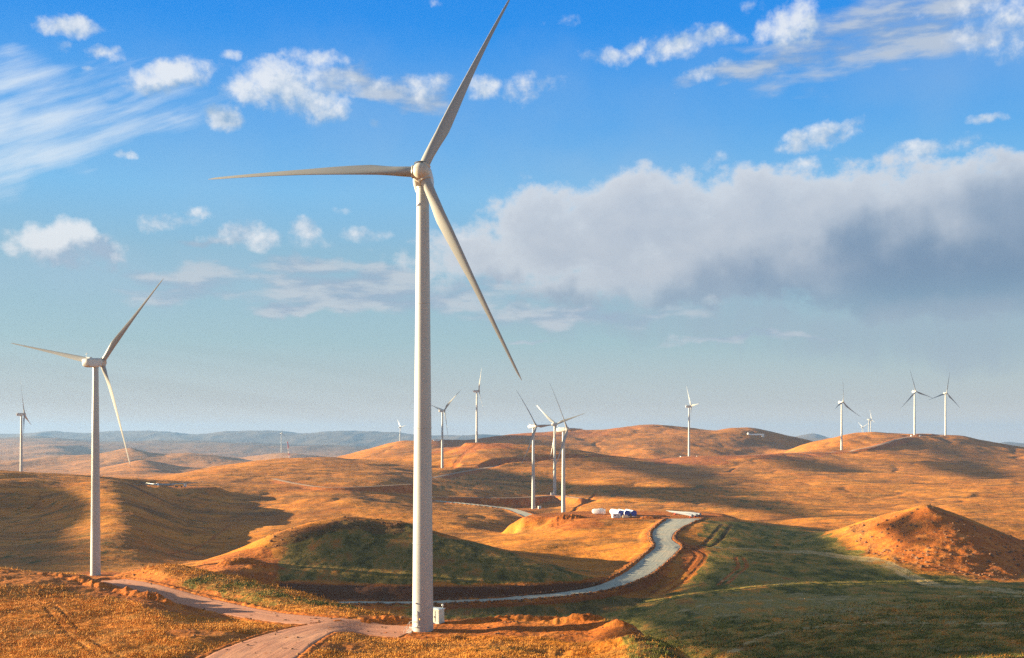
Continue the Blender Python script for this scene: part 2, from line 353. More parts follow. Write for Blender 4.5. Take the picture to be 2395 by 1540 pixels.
crest([(1000,1033,2600),(1090,1032,2620),(1160,1020,2650),(1230,1012,2700),(1300,1006,2700),(1400,1006,2750),(1450,1002,2800),(1520,995,2800),(1600,999,2800),(1640,1004,2780),(1680,1006,2760),(1700,1002,2750),(1765,1001,2750),(1800,1011,2740),(1850,1025,2730),(1900,1037,2700)],60)
S((1250,1045,2350),(1520,1030,2450),(1520,1056,2280),(1700,1035,2420),(1800,1050,2400),(1380,1040,2400))
Z((1000,-65,3300),(1160,-60,3300),(1300,-60,3400),(1520,-60,3500),(1700,-60,3500),(1850,-65,3400),(2050,-65,3400),(2395,-70,3400))
crest([(380,1124,1260),(400,1118,1300),(500,1098,1450),(600,1078,1600),(680,1070,1700),(730,1067,1750),(800,1070,1750),(860,1075,1750),(950,1078,1700)],60)
S((600,1120,1250),(730,1110,1350),(850,1110,1350),(600,1150,1100),(800,1145,1150),(480,1130,1150),(930,1120,1320))
Z((400,-66,1850),(500,-64,2050),(600,-62,2200),(730,-62,2300),(800,-62,2200),(47,-58,1427),(150,-62,1500),(300,-64,1500),(-150,-56,1400),(0,-74,2000),(200,-76,2000),(350,-74,2000))
crest([(830,1076,2250),(860,1063,2350),(890,1048,2500),(935,1032,2600),(965,1031,2620),(1000,1033,2600)],40)
crest([(570,1082,4600),(600,1073,4750),(640,1063,4900),(700,1064,4950),(740,1070,4850),(790,1078,4700)],50)
Z((450,-108,4400),(450,-118,6000),(700,-110,3600),(700,-125,6200),(900,-110,3500),(900,-120,6200),(1200,-110,6000),(1600,-110,6000),(2000,-110,6000),(2395,-110,6000),(560,-100,3300))
crest([(-150,1105,2400),(0,1112,2400),(100,1116,2500),(180,1110,2800),(236,1098,2900),(272,1089,2900),(340,1077,2950),(376,1087,2900),(412,1103,2800)],60)
Z((0,-100,3100),(150,-102,3350),(350,-102,3350),(100,-108,4500),(300,-108,4500))
crest([(-150,1085,3800),(0,1080,3800),(90,1075,3800),(150,1068,3850),(236,1062,3900),(313,1051,3900),(349,1061,3900),(435,1059,3950),(499,1066,3950),(565,1077,3950)],60)
crest([(-100,1058,5600),(0,1053,5600),(40,1052,5600),(100,1049,5600),(138,1048,5600),(190,1060,5600),(270,1070,5600)],60)
crest([(-100,1034,8500),(0,1032,8500),(100,1026,8500),(200,1042,8500),(300,1036,8500),(450,1031,8500),(600,1037,8500),(800,1040,8500),(950,1047,8500),(1200,1060,8500)],100)
Z((0,-90,10000),(300,-100,10000),(600,-100,10000),(900,-100,10000))
crest([(-100,1016,12000),(0,1014,12000),(90,1011,12000),(140,1010,12000),(200,1016,12000),(250,1012,12000),(330,1009.5,12000),(380,1013,12000),(460,1018,12000),(520,1013,12000),(600,1009.5,12000),(660,1012,12000),(710,1015,12000),(760,1011,12000),(830,1010,12000),(900,1013,12000),(1000,1018,12000),(1060,1020,12000),(1120,1017,12000),(1180,1024,12000)],60)
crest([(1820,1040,12000),(1870,1023,12000),(1900,1015,12000),(1930,1022,12000),(1980,1040,12000)],40)
crest([(2300,1050,12000),(2345,1036,12000),(2395,1041,12000),(2500,1045,12000)],50)
Z((1350,-90,12000),(1600,-90,12000),(2150,-90,12000))
for u in range(-150, 2700, 350): Z((u, -150, 13500))

sv = np.array(SV); KS = 2.2
ps = np.c_[(sv[:, 0] - UC) / F * KS, np.log(sv[:, 2])]
# drop near-duplicates
keep = []
for i in range(len(ps)):
    if all((abs(ps[i, 0] - ps[j, 0]) + abs(ps[i, 1] - ps[j, 1])) > 0.006 for j in keep): keep.append(i)
ps = ps[keep]; pz = sv[keep, 1]
def tps(r2): return 0.5 * r2 * np.log(np.maximum(r2, 1e-12))
def solve_rbf():
    n = len(ps)
    r2 = ((ps[:, None] - ps[None]) ** 2).sum(-1)
    A = np.zeros((n + 3, n + 3)); A[:n, :n] = tps(r2) + np.eye(n) * 2e-5; A[:n, n] = 1; A[:n, n + 1:] = ps; A[n, :n] = 1; A[n + 1:, :n] = ps.T
    return np.linalg.solve(A, np.r_[pz, 0, 0, 0])
WR = solve_rbf()
gs = np.linspace(-0.53, 0.53, 300); gt = np.linspace(math.log(60), math.log(16000), 420)
def eval_grid():
    G = np.zeros((len(gt), len(gs)))
    for j, t in enumerate(gt):
        q = np.c_[gs * KS, np.full(len(gs), t)]
        r2 = ((q[:, None] - ps[None]) ** 2).sum(-1)
        G[j] = tps(r2) @ WR[:-3] + WR[-3] + q @ WR[-2:]
    return G
GR = eval_grid()
def cub(a, x):  # catmull-rom weights
    return (0.5 * (-x + 2 * x**2 - x**3), 0.5 * (2 - 5 * x**2 + 3 * x**3), 0.5 * (x + 4 * x**2 - 3 * x**3), 0.5 * (-x**2 + x**3))
def base_h(x, y):
    yy = np.clip(y, 61, 15900); s = np.clip(x / yy, gs[1] + 1e-4, gs[-2] - 1e-4); t = np.log(yy)
    fi = (s - gs[0]) / (gs[1] - gs[0]); fj = (t - gt[0]) / (gt[1] - gt[0])
    i = np.clip(np.floor(fi).astype(int), 1, len(gs) - 3); j = np.clip(np.floor(fj).astype(int), 1, len(gt) - 3)
    wx = cub(0, fi - i); wy = cub(0, fj - j)
    r = 0
    for a in range(4):
        for b in range(4): r = r + wy[a] * wx[b] * GR[j - 1 + a, i - 1 + b]
    return r

# grid of the ground sheet
cols = np.r_[-np.geomspace(3.0, .56, 26)[:-1], np.linspace(-.55, -.485, 26)[:-1], np.linspace(-.485, .485, 1080), np.linspace(.485, .55, 26)[1:], np.geomspace(.56, 3.0, 26)[1:]]
rows = np.r_[np.linspace(-500, 60, 24)[:-1], np.linspace(60, 140, 50)[:-1], np.geomspace(140, 900, 640)[:-1], np.geomspace(900, 4000, 420)[:-1], np.geomspace(4000, 13600, 180)]
def Wy(y): return np.sqrt(np.maximum(y, 0) ** 2 + 80.0 ** 2) - 40 * np.exp(-np.maximum(y, 0) / 400)
SS, YY = np.meshgrid(cols, rows); XX = SS * Wy(YY)
NR, NC = XX.shape
ZZ = base_h(XX, YY)
# relief on top of the survey
amp = np.clip(YY / 1500, .12, 1.6)
ZZ += fbm(XX, YY, 260, 2, 3) * 2.6 * amp * sstep(YY, 300, 900)
ZZ += fbm(XX, YY, 90, 3, 11) * 1.0 * np.clip(YY / 900, .25, 1.4)
gul = 1 - np.abs(perlin(XX / 120 + .4 * perlin(XX / 60, YY / 60, 5), YY / 210, 41)) * 2
ZZ += -np.clip(gul, 0, 1) ** 2 * 1.3 * sstep(YY, 500, 1000) * (1 - sstep(YY, 5200, 7000))
ZZ += fbm(XX, YY, 32, 3, 19) * .42 * sstep(YY, 300, 700) * (1 - sstep(YY, 3000, 5000))
ZZ += fbm(XX, YY, 14, 3, 23) * .28 * (1 - sstep(YY, 900, 2500))
ZZ += fbm(XX, YY, 3.2, 3, 31) * .11 * (1 - sstep(YY, 350, 800))
rid = 1 - np.abs(perlin(XX / 1500, YY / 2400, 51)) * 1.6 + .5 * (1 - np.abs(perlin(XX / 620, YY / 1300, 52)) * 1.8) + .25 * (1 - np.abs(perlin(XX / 260, YY / 700, 53)) * 1.8)
ZZ += (rid - 1.0) * 22 * sstep(YY, 6000, 8000)
rid2 = 1 - np.abs(perlin(XX / 420, YY / 700, 61)) * 1.8
ZZ += (rid2 - .5) * 9 * sstep(YY, 2400, 3200) * (1 - sstep(YY, 5800, 7000)) * sstep(-XX / np.maximum(YY, 1), .02, .12)

UU = UC + F * XX / np.maximum(YY, 1)
def uv_of(): return UC + F * XX / np.maximum(YY, 1.0), VH - F * ZZ / np.maximum(YY, 1.0)

soil = np.zeros_like(ZZ); veg_shade = np.zeros_like(ZZ); rock = np.zeros_like(ZZ); pale = np.zeros_like(ZZ); shade_ruts = np.zeros_like(ZZ)

def ddist(px, py, poly):
    """distance to a polyline of (x, y, ...), returns dist, interpolated extras, along"""
    best = np.full(px.shape, 1e9); ex = np.zeros(px.shape + (poly.shape[1] - 2,)); al = np.zeros(px.shape); side = np.zeros(px.shape)
    L = 0
    for a, b in zip(poly, poly[1:]):
        d = b[:2] - a[:2]; l2 = (d ** 2).sum(); t = np.clip(((px - a[0]) * d[0] + (py - a[1]) * d[1]) / l2, 0, 1)
        dx = px - a[0] - t * d[0]; dy = py - a[1] - t * d[1]; dd = np.hypot(dx, dy); m = dd < best
        best = np.where(m, dd, best); al = np.where(m, L + t * math.sqrt(l2), al); side = np.where(m, np.sign(d[0] * dy - d[1] * dx), side)
        for k in range(ex.shape[-1]): ex[..., k] = np.where(m, a[2 + k] + (b[2 + k] - a[2 + k]) * t, ex[..., k])
        L += math.sqrt(l2)
    return best, ex, al, side
def smooth_poly(p, n=8):
    p = np.array(p, float); out = []
    q = np.vstack([2 * p[0] - p[1], p, 2 * p[-1] - p[-2]])
    for i in range(1, len(q) - 2):
        for k in range(n):
            x = k / n; w = (0.5 * (-x + 2 * x**2 - x**3), 0.5 * (2 - 5 * x**2 + 3 * x**3), 0.5 * (x + 4 * x**2 - 3 * x**3), 0.5 * (-x**2 + x**3))
            out.append(sum(w[a] * q[i - 1 + a] for a in range(4)))
    out.append(q[-2]); return np.array(out)

ROADS = []
def carve(name, pts, widths, bank=7, berm=0.0, soilbank=1.0, surf=True, bermw=2.0, left_bank=None):
    """pts (u, v, d); levels the ground along the road and cuts its banks"""
    world = [P3(*p) for p in pts]
    poly = smooth_poly([(w[0], w[1], w[2], wd) for w, wd in zip(world, widths)])
    pad = 40
    m = (XX > poly[:, 0].min() - pad) & (XX < poly[:, 0].max() + pad) & (YY > poly[:, 1].min() - pad) & (YY < poly[:, 1].max() + pad)
    ii = np.where(m); px = XX[ii]; py = YY[ii]
    dd, ex, al, side = ddist(px, py, poly)
    zr = ex[:, 0]; hw = ex[:, 1] / 2
    ragged = dd + fbm(px, py, 9, 2, 77) * .9
    bk = np.full_like(dd, bank)
    k = sstep(ragged - hw - (bermw if berm else .4), 0, 1e-9 + bk)
    z = ZZ[ii]; zn = zr * (1 - k) + z * k
    if berm:
        bx = (dd - hw - bermw * .5) / (bermw * .55)
        zn += berm * np.clip(1 - bx * bx, 0, 1) * (.55 + .8 * np.abs(fbm(px, py, 3.5, 2, 5)) + .3 * fbm(px, py, 30, 1, 9))
        soil[ii] = np.maximum(soil[ii], np.clip(1.2 - np.abs(bx) * .8, 0, 1) * .9)
    ZZ[ii] = np.where(dd < hw + bk + 6, zn, z)
    sb = np.clip(1 - sstep(ragged - hw, bank * .8, bank * 1.15), 0, 1) * sstep(np.abs(zr - z), .3, 1.4) * soilbank
    sb = np.maximum(sb, (dd < hw + .6) * .8)
    soil[ii] = np.maximum(soil[ii], sb)
    if surf: ROADS.append((name, poly))
    return poly

def inpoly(u, v, poly):
    c = np.zeros(u.shape, bool); n = len(poly)
    for i in range(n):
        x1, y1 = poly[i]; x2, y2 = poly[(i + 1) % n]
        if y1 == y2: continue
        cond = ((y1 > v) != (y2 > v)) & (u < (x2 - x1) * (v - y1) / (y2 - y1) + x1); c ^= cond
    return c
def region(poly, dmin, dmax, soft=10, wob=14):
    """soft-edged patch of ground seen inside an outline of the survey"""
    u0 = min(p[0] for p in poly) - 60; u1 = max(p[0] for p in poly) + 60
    out = np.zeros_like(ZZ); j0 = np.searchsorted(rows, dmin); j1 = np.searchsorted(rows, dmax)
    sub = (slice(j0, j1), slice(None)); x = XX[sub]; y = YY[sub]
    u = UC + F * x / y; v = VH - F * ZZ[sub] / y
    wl = .05 * y.mean()
    u = u + fbm(x, y, wl, 3, 91) * wob; v = v + fbm(x, y, wl, 3, 92) * wob * .4
    acc = 0
    for (a, b) in ((0, 0), (1, .3), (-1, -.3), (.4, -.5), (-.4, .5)):
        acc = acc + inpoly(u + a * soft, v + b * soft * .6, poly)
    out[sub] = acc / 5.0
    return out

# roads and tracks
VRW = [6.5, 6.5, 6.5, 7, 7.5, 8.5, 10, 11, 12, 13, 13, 11, 13.5, 17, 22]
carve('gravel_road', VR, VRW, bank=6, berm=.9)
carve('gravel_road', [(1016,1172,1150),(1120,1182,1110),(1190,1191,1085),(1228,1203,1020),(1250,1217,965),(1243,1234,905),(1275,1243,890),(1312,1242,915)], [8,9,10,12,12,14,16,14], bank=9, berm=.7)
carve('dirt_track', [(262,1358,272),(300,1365,262),(360,1381,251),(450,1405,240),(600,1438,219),(740,1454,209),(850,1463,206),(960,1471,203)], [7,8,9,9,9,10,11,12], bank=5, berm=.35, bermw=1.6)
carve('dirt_track', [(800,1462,205),(730,1474,198),(670,1495,186),(600,1530,170),(520,1590,150),(440,1680,125)], [9,10,12,14,15,16], bank=4, berm=.15, bermw=1.2)
carve('dirt_road', [(1008,1119,1420),(1060,1108,1500),(1130,1096,1580),(1185,1088,1640),(1330,1078,1720),(1477,1077,1790),(1611,1072,1845),(1750,1065,1890),(1880,1059,1935),(1960,1058,1962),(2040,1045,2010),(2100,1028,2100),(2135,1022,2150),(2215,1020,2225)], [9]*14, bank=14, soilbank=.8)
carve('dirt_road', [(640,1120,1280),(690,1131,1200),(760,1140,1140),(850,1139,1150),(960,1133,1190)], [6]*5, bank=9)
carve('dirt_road', [(1008,1163,1180),(1100,1164,1180),(1200,1165,1190),(1297,1160,1300),(1360,1166,1190)], [7]*5, bank=8)
# level stands for the turbines
def stand(u, v, d, r=16, blend=14, so=.8):
    x, y, z = P3(u, v, d)
    m = (np.abs(XX - x) < r + blend + 5) & (np.abs(YY - y) < r + blend + 5); ii = np.where(m)
    dd = np.hypot(XX[ii] - x, YY[ii] - y); k = sstep(dd, r, r + blend); ZZ[ii] = z * (1 - k) + ZZ[ii] * k
    soil[ii] = np.maximum(soil[ii], so * (1 - sstep(dd + fbm(XX[ii], YY[ii], 8, 2, 3) * 6, r * .7, r + 4)))
stand(985, 1474.5, 205, 9, 9, .9); stand(225, 1343, 443, 8, 10)
for a in ((1037,1095,1617),(1115,1036,1834),(1250,1191,1137),(1297,1158,1323),(1320,1242,929),(1611,1071,1850),(1972,1057,1966),(2142,1021,2161),(2215,1019,2227)): stand(*a, so=.6)
stand(47,1126.5,905,2,6,0)
x_, y_, z_ = P3(1470, 1206, 775)
m = sstep(np.hypot((XX - x_) / 66, (YY - 780) / 38) + fbm(XX, YY, 20, 2, 6) * .12, 1.0, 1.35); ZZ[:] = -56.0 * (1 - m) + ZZ * m; soil = np.maximum(soil, (1 - m) * .75)
x_, y_, z_ = P3(390, 1141, 1050)
m = sstep(np.hypot((XX - x_) / 40, (YY - 1065) / 18), 1.0, 1.6); ZZ[:] = z_ * (1 - m) + ZZ * m; soil = np.maximum(soil, (1 - m) * .5)

# heaps of turned earth beside the road and on the turbine stand
def heap(u, v, d, rx, ry, h, ang=0, s=1.0):
    x, y, z = P3(u, v, d); c, q = math.cos(ang), math.sin(ang)
    m = (np.abs(XX - x) < (rx + ry) * 1.6) & (np.abs(YY - y) < (rx + ry) * 1.6); ii = np.where(m)
    dx = XX[ii] - x; dy = YY[ii] - y; a = (dx * c + dy * q) / rx; b = (-dx * q + dy * c) / ry
    r = np.sqrt(a * a + b * b) + fbm(XX[ii], YY[ii], 3.0, 3, 66) * .22
    ZZ[ii] += h * np.clip(1 - r * r, 0, 1) * (.75 + .22 * fbm(XX[ii], YY[ii], 1.6, 2, 67)); soil[ii] = np.maximum(soil[ii], s * (1 - sstep(r, .8, 1.25)))
heap(345,1405,226,5.5,2.2,1.9,-.35); heap(300,1395,230,4,2,1.6,-.4); heap(400,1412,224,5,1.8,1.2,-.3); heap(190,1358,242,6,2,1.3,-.5); heap(230,1370,236,5,2.2,1.6,-.5); heap(140,1345,246,6,2,.9,-.1)
heap(920,1452,214,5,1.8,1.5,0); heap(870,1456,212,4,1.5,.9,0); heap(1130,1462,213,8,1.6,1.0,0); heap(1250,1458,212,8,1.8,1.3,0); heap(1350,1462,207,7,2,1.6,-.1); heap(1450,1475,198,6,2,1.2,-.4)
heap(1250,1510,184,12,2.2,.8,.05,.2); heap(1400,1520,180,10,3,1.1,-.2,.3)
heap(1520,1214,745,9,3,2.2,.2,.7); heap(1490,1213,750,8,3,1.5,0,.4); heap(1330,1218,752,14,5,3.0,.1,.8); heap(1300,1226,742,12,5,1.5,.2,.8)
heap(560,1318,428,10,5,2.5,.5,1); heap(620,1335,418,8,4,2.0,.5,1)
# faint wheel ruts and trenches: bare soil lines, plus bands of painted shade
def line(pts, w, amt, arr, dig=0.0, twin=0.0):
    poly = smooth_poly([P3(*p)[:2] for p in pts])
    m = (XX > poly[:, 0].min() - 15) & (XX < poly[:, 0].max() + 15) & (YY > poly[:, 1].min() - 15) & (YY < poly[:, 1].max() + 15); ii = np.where(m)
    dd, ex, al, side = ddist(XX[ii], YY[ii], poly)
    if twin: dd = np.abs(dd - twin)
    k = (1 - sstep(dd, w * .4, w * .6)) * (.75 + .5 * fbm(XX[ii], YY[ii], 6, 2, 8))
    arr[ii] = np.maximum(arr[ii], np.clip(k, 0, 1) * amt); ZZ[ii] -= dig * np.clip(k, 0, 1)
line([(120,1400,208),(160,1440,192),(215,1490,174),(300,1550,158)], .8, .8, shade_ruts, .16, twin=1.1)
line([(1340,1193,1090),(1362,1182,1160),(1395,1164,1260)], 5, 1, soil, 1.2)
line([(540,1215,820),(520,1240,740),(470,1270,650),(400,1305,560)], 2.2, .9, soil, .5)
line([(1700,1110,1500),(1720,1096,1600)], 5, .9, soil, 1)
line([(1060,1095,1600),(1080,1070,1700),(1115,1044,1800)], 9, .9, soil, .6)
line([(1660,1280,575),(1800,1290,555),(2000,1320,480),(2200,1370,380),(2500,1430,290)], 3.0, .9, pale, .1, twin=1.7)
line([(1690,1360,425),(1735,1325,470),(1730,1300,520)], 2.0, .9, soil, .25, twin=1.8)
line([(1600,1285,560),(1660,1270,590),(1700,1235,680)], 2.6, .9, shade_ruts, .4, twin=3)
line([(1610,1283,560),(1640,1300,530),(1600,1345,470),(1540,1385,435)], 2.0, .9, soil, .3, twin=2.4)
line([(1620,1535,235),(1900,1465,275),(2395,1450,240)], 3.4, .7, pale, 0)
line([(1560,1440,350),(1750,1410,365),(2395,1390,305)], 5, .6, pale, 0)
line([(1080,1492,197),(1250,1500,192),(1400,1503,187),(1470,1500,186)], 3.2, .8, shade_ruts, .8)  # dark band painted where the tower's shade lies, slightly dug in
line([(1120,1520,180),(1300,1530,176),(1420,1528,176)], 2.2, .7, shade_ruts, .6)  # dark streak painted as the shade of a hollow
line([(1300,1158,1320),(1380,1140,1340)], 4, .6, soil)

soil = np.maximum(soil, region([(436,1332),(560,1284),(615,1275),(650,1300),(642,1372),(560,1362)], 395, 470, 6, 16) * .95)
soil = np.maximum(soil, region([(640,1358),(800,1364),(950,1368),(1150,1368),(1400,1358),(1450,1372),(1300,1398),(950,1410),(640,1405)], 385, 450, 4, 6) * .85)
soil = np.maximum(soil, region([(830,1440),(960,1436),(1040,1446),(1380,1443),(1460,1462),(1540,1498),(1400,1500),(1250,1492),(1050,1484),(850,1466)], 180, 240, 5, 14) * .8)
soil = np.maximum(soil, region([(150,1342),(260,1345),(330,1330),(420,1372),(600,1420),(700,1445),(600,1452),(480,1445),(350,1428),(230,1385)], 195, 300, 6, 22) * .9)
soil = np.maximum(soil, region([(1600,1272),(1650,1280),(1648,1310),(1620,1345),(1590,1330)], 470, 640, 4, 8) * .8)
soil = np.maximum(soil, region([(1300,1205),(1400,1205),(1420,1228),(1340,1240),(1290,1240)], 690, 800, 6, 14) * .7)
soil = np.maximum(soil, region([(1000,1036),(1110,1036),(1200,1040),(1240,1048),(1100,1056),(1000,1066)], 1600, 1900, 5, 30) * .8)
soil = np.maximum(soil, region([(1500,1068),(1750,1060),(1990,1054),(2000,1062),(1700,1076),(1650,1085),(1560,1090),(1480,1080)], 1650, 2000, 5, 30) * .7)
soil = np.maximum(soil, region([(1000,1026),(1160,1014),(1300,1003),(1500,995),(1560,1000),(1400,1016),(1200,1030),(1000,1050)], 2300, 2900, 6, 40) * .55)
soil = np.maximum(soil, region([(640,1125),(900,1140),(960,1140),(960,1150),(700,1152),(560,1130)], 1000, 1300, 6, 26) * .5)
rock = np.maximum(rock, region([(1980,1236),(2080,1205),(2165,1186),(2395,1268),(2450,1330),(2340,1362),(2150,1330),(2030,1290)], 400, 560, 10, 14))
rock = np.maximum(rock, region([(640,1250),(810,1210),(950,1222),(950,1250),(800,1240),(660,1280),(600,1300)], 420, 545, 8, 12) * .7)
soil = np.maximum(soil, region([(2000,1236),(2165,1184),(2395,1268),(2450,1330),(2340,1362),(2150,1330),(2050,1290)], 400, 560, 14, 30) * .78)
veg_shade = np.maximum(veg_shade, region([(1470,1560),(1430,1430),(1560,1400),(1640,1330),(1650,1270),(1640,1212),(1800,1226),(1930,1246),(2020,1300),(2150,1342),(2345,1364),(2500,1368),(2700,1700),(1450,1700)], 160, 760, 10, 30) * .62)
veg_shade = np.maximum(veg_shade, region([(660,1262),(810,1214),(950,1226),(1100,1268),(1430,1358),(1300,1362),(950,1368),(640,1360)], 400, 540, 10, 20) * .6)
veg_shade = np.maximum(veg_shade, region([(470,1345),(560,1355),(720,1396),(930,1445),(860,1440),(640,1425),(500,1400),(430,1365)], 230, 300, 8, 20) * .45)
veg_shade = np.maximum(veg_shade, region([(900,1400),(1500,1390),(1560,1400),(1500,1480),(1380,1450),(960,1448)], 250, 420, 8, 10) * .6)
veg_shade = np.maximum(veg_shade, region([(-200,1128),(180,1150),(250,1250),(300,1330),(-200,1340)], 440, 900, 14, 50) * .25)  # olive tint painted for the shade on the left hill
veg_shade = np.maximum(veg_shade, region([(300,1140),(430,1143),(650,1190),(540,1250),(440,1290),(380,1240)], 560, 1060, 14, 40) * .22)  # shaded valley side given its olive tone by colour
veg_shade = np.maximum(veg_shade, region([(1010,1100),(1250,1100),(1340,1140),(1720,1130),(1990,1225),(1700,1190),(1330,1160),(1010,1150)], 850, 1600, 10, 30) * .3)  # olive tint painted along the shaded bands of the middle slopes
shade_ruts = np.maximum(shade_ruts, region([(648,1364),(800,1368),(950,1372),(1150,1372),(1400,1362),(1440,1372),(1300,1392),(950,1405),(660,1400)], 388, 450, 3, 4))  # shade of the cut bank painted into the earth colour
shade_ruts = np.maximum(shade_ruts, region([(960,1418),(1150,1414),(1320,1402),(1440,1384),(1520,1345),(1580,1330),(1560,1370),(1480,1420),(1400,1440),(960,1440)], 300, 470, 4, 6) * .55)  # shade on the road's lower bank, painted as darker earth
shade_ruts = np.maximum(shade_ruts, region([(1480,1484),(1540,1500),(1600,1540),(1640,1570),(1500,1570),(1490,1520)], 160, 215, 4, 8) * .8)  # shaded right flank of the near mound painted dark
pale = np.maximum(pale, region([(1560,1415),(1700,1385),(1900,1385),(2150,1415),(2420,1475),(2420,1500),(2050,1462),(1750,1450),(1600,1440)], 200, 420, 14, 40) * .38)
pale = np.maximum(pale, region([(1640,1335),(1800,1340),(1900,1360),(1850,1372),(1700,1360)], 350, 520, 10, 30) * .35)
pale = np.maximum(pale, region([(1750,1460),(2100,1480),(2420,1530),(2420,1545),(2000,1510)], 180, 300, 14, 50) * .3)
soil = np.maximum(soil, region([(-100,1320),(100,1330),(250,1352),(300,1395),(220,1400),(120,1372),(-100,1370)], 190, 275, 8, 30) * .55)
soil = np.maximum(soil, np.clip(fbm(XX, YY, 28, 3, 44) * 1.3 - .25, 0, .55) * (1 - sstep(YY, 240, 330)) * (veg_shade < .1))
shade_ruts = np.maximum(shade_ruts, (sstep(gul, .78, 1.0) * (.25 + .35 * np.abs(fbm(XX, YY, 60, 2, 47)))) * sstep(YY, 520, 800) * (1 - sstep(YY, 3000, 4500)))  # darker brown along the gully lines
shade_ruts = np.maximum(shade_ruts, region([(650,1256),(720,1226),(810,1214),(950,1226),(1100,1268),(1430,1358),(1300,1362),(950,1368),(640,1362)], 400, 540, 10, 16) * .34)  # plant cover darkened with painted shade on the dark hill face
ZZ += rock * fbm(XX, YY, 11, 3, 58) * .8
ZZ += soil * fbm(XX, YY, 1.5, 2, 57) * .10 * (1 - sstep(YY, 300, 700))
vd = np.abs(fbm(XX, YY, 5, 3, 71)); ZZ += np.where(veg_shade > .1, veg_shade * vd * .45 * (1 - sstep(YY, 300, 600)), 0)

def ground_z(x, y):
    x = np.asarray(x, float); y = np.asarray(y, float)
    j = np.clip(np.searchsorted(rows, y) - 1, 0, NR - 2); fy = (y - rows[j]) / (rows[j + 1] - rows[j])
    s0 = x / Wy(y); i = np.clip(np.searchsorted(cols, s0) - 1, 0, NC - 2); fx = (s0 - cols[i]) / (cols[i + 1] - cols[i])
    return (ZZ[j, i] * (1 - fx) + ZZ[j, i + 1] * fx) * (1 - fy) + (ZZ[j + 1, i] * (1 - fx) + ZZ[j + 1, i + 1] * fx) * fy
def ga(arr, x, y):
    j = np.clip(np.searchsorted(rows, y), 0, NR - 1); i = np.clip(np.searchsorted(cols, x / Wy(y)), 0, NC - 1); return arr[j, i]

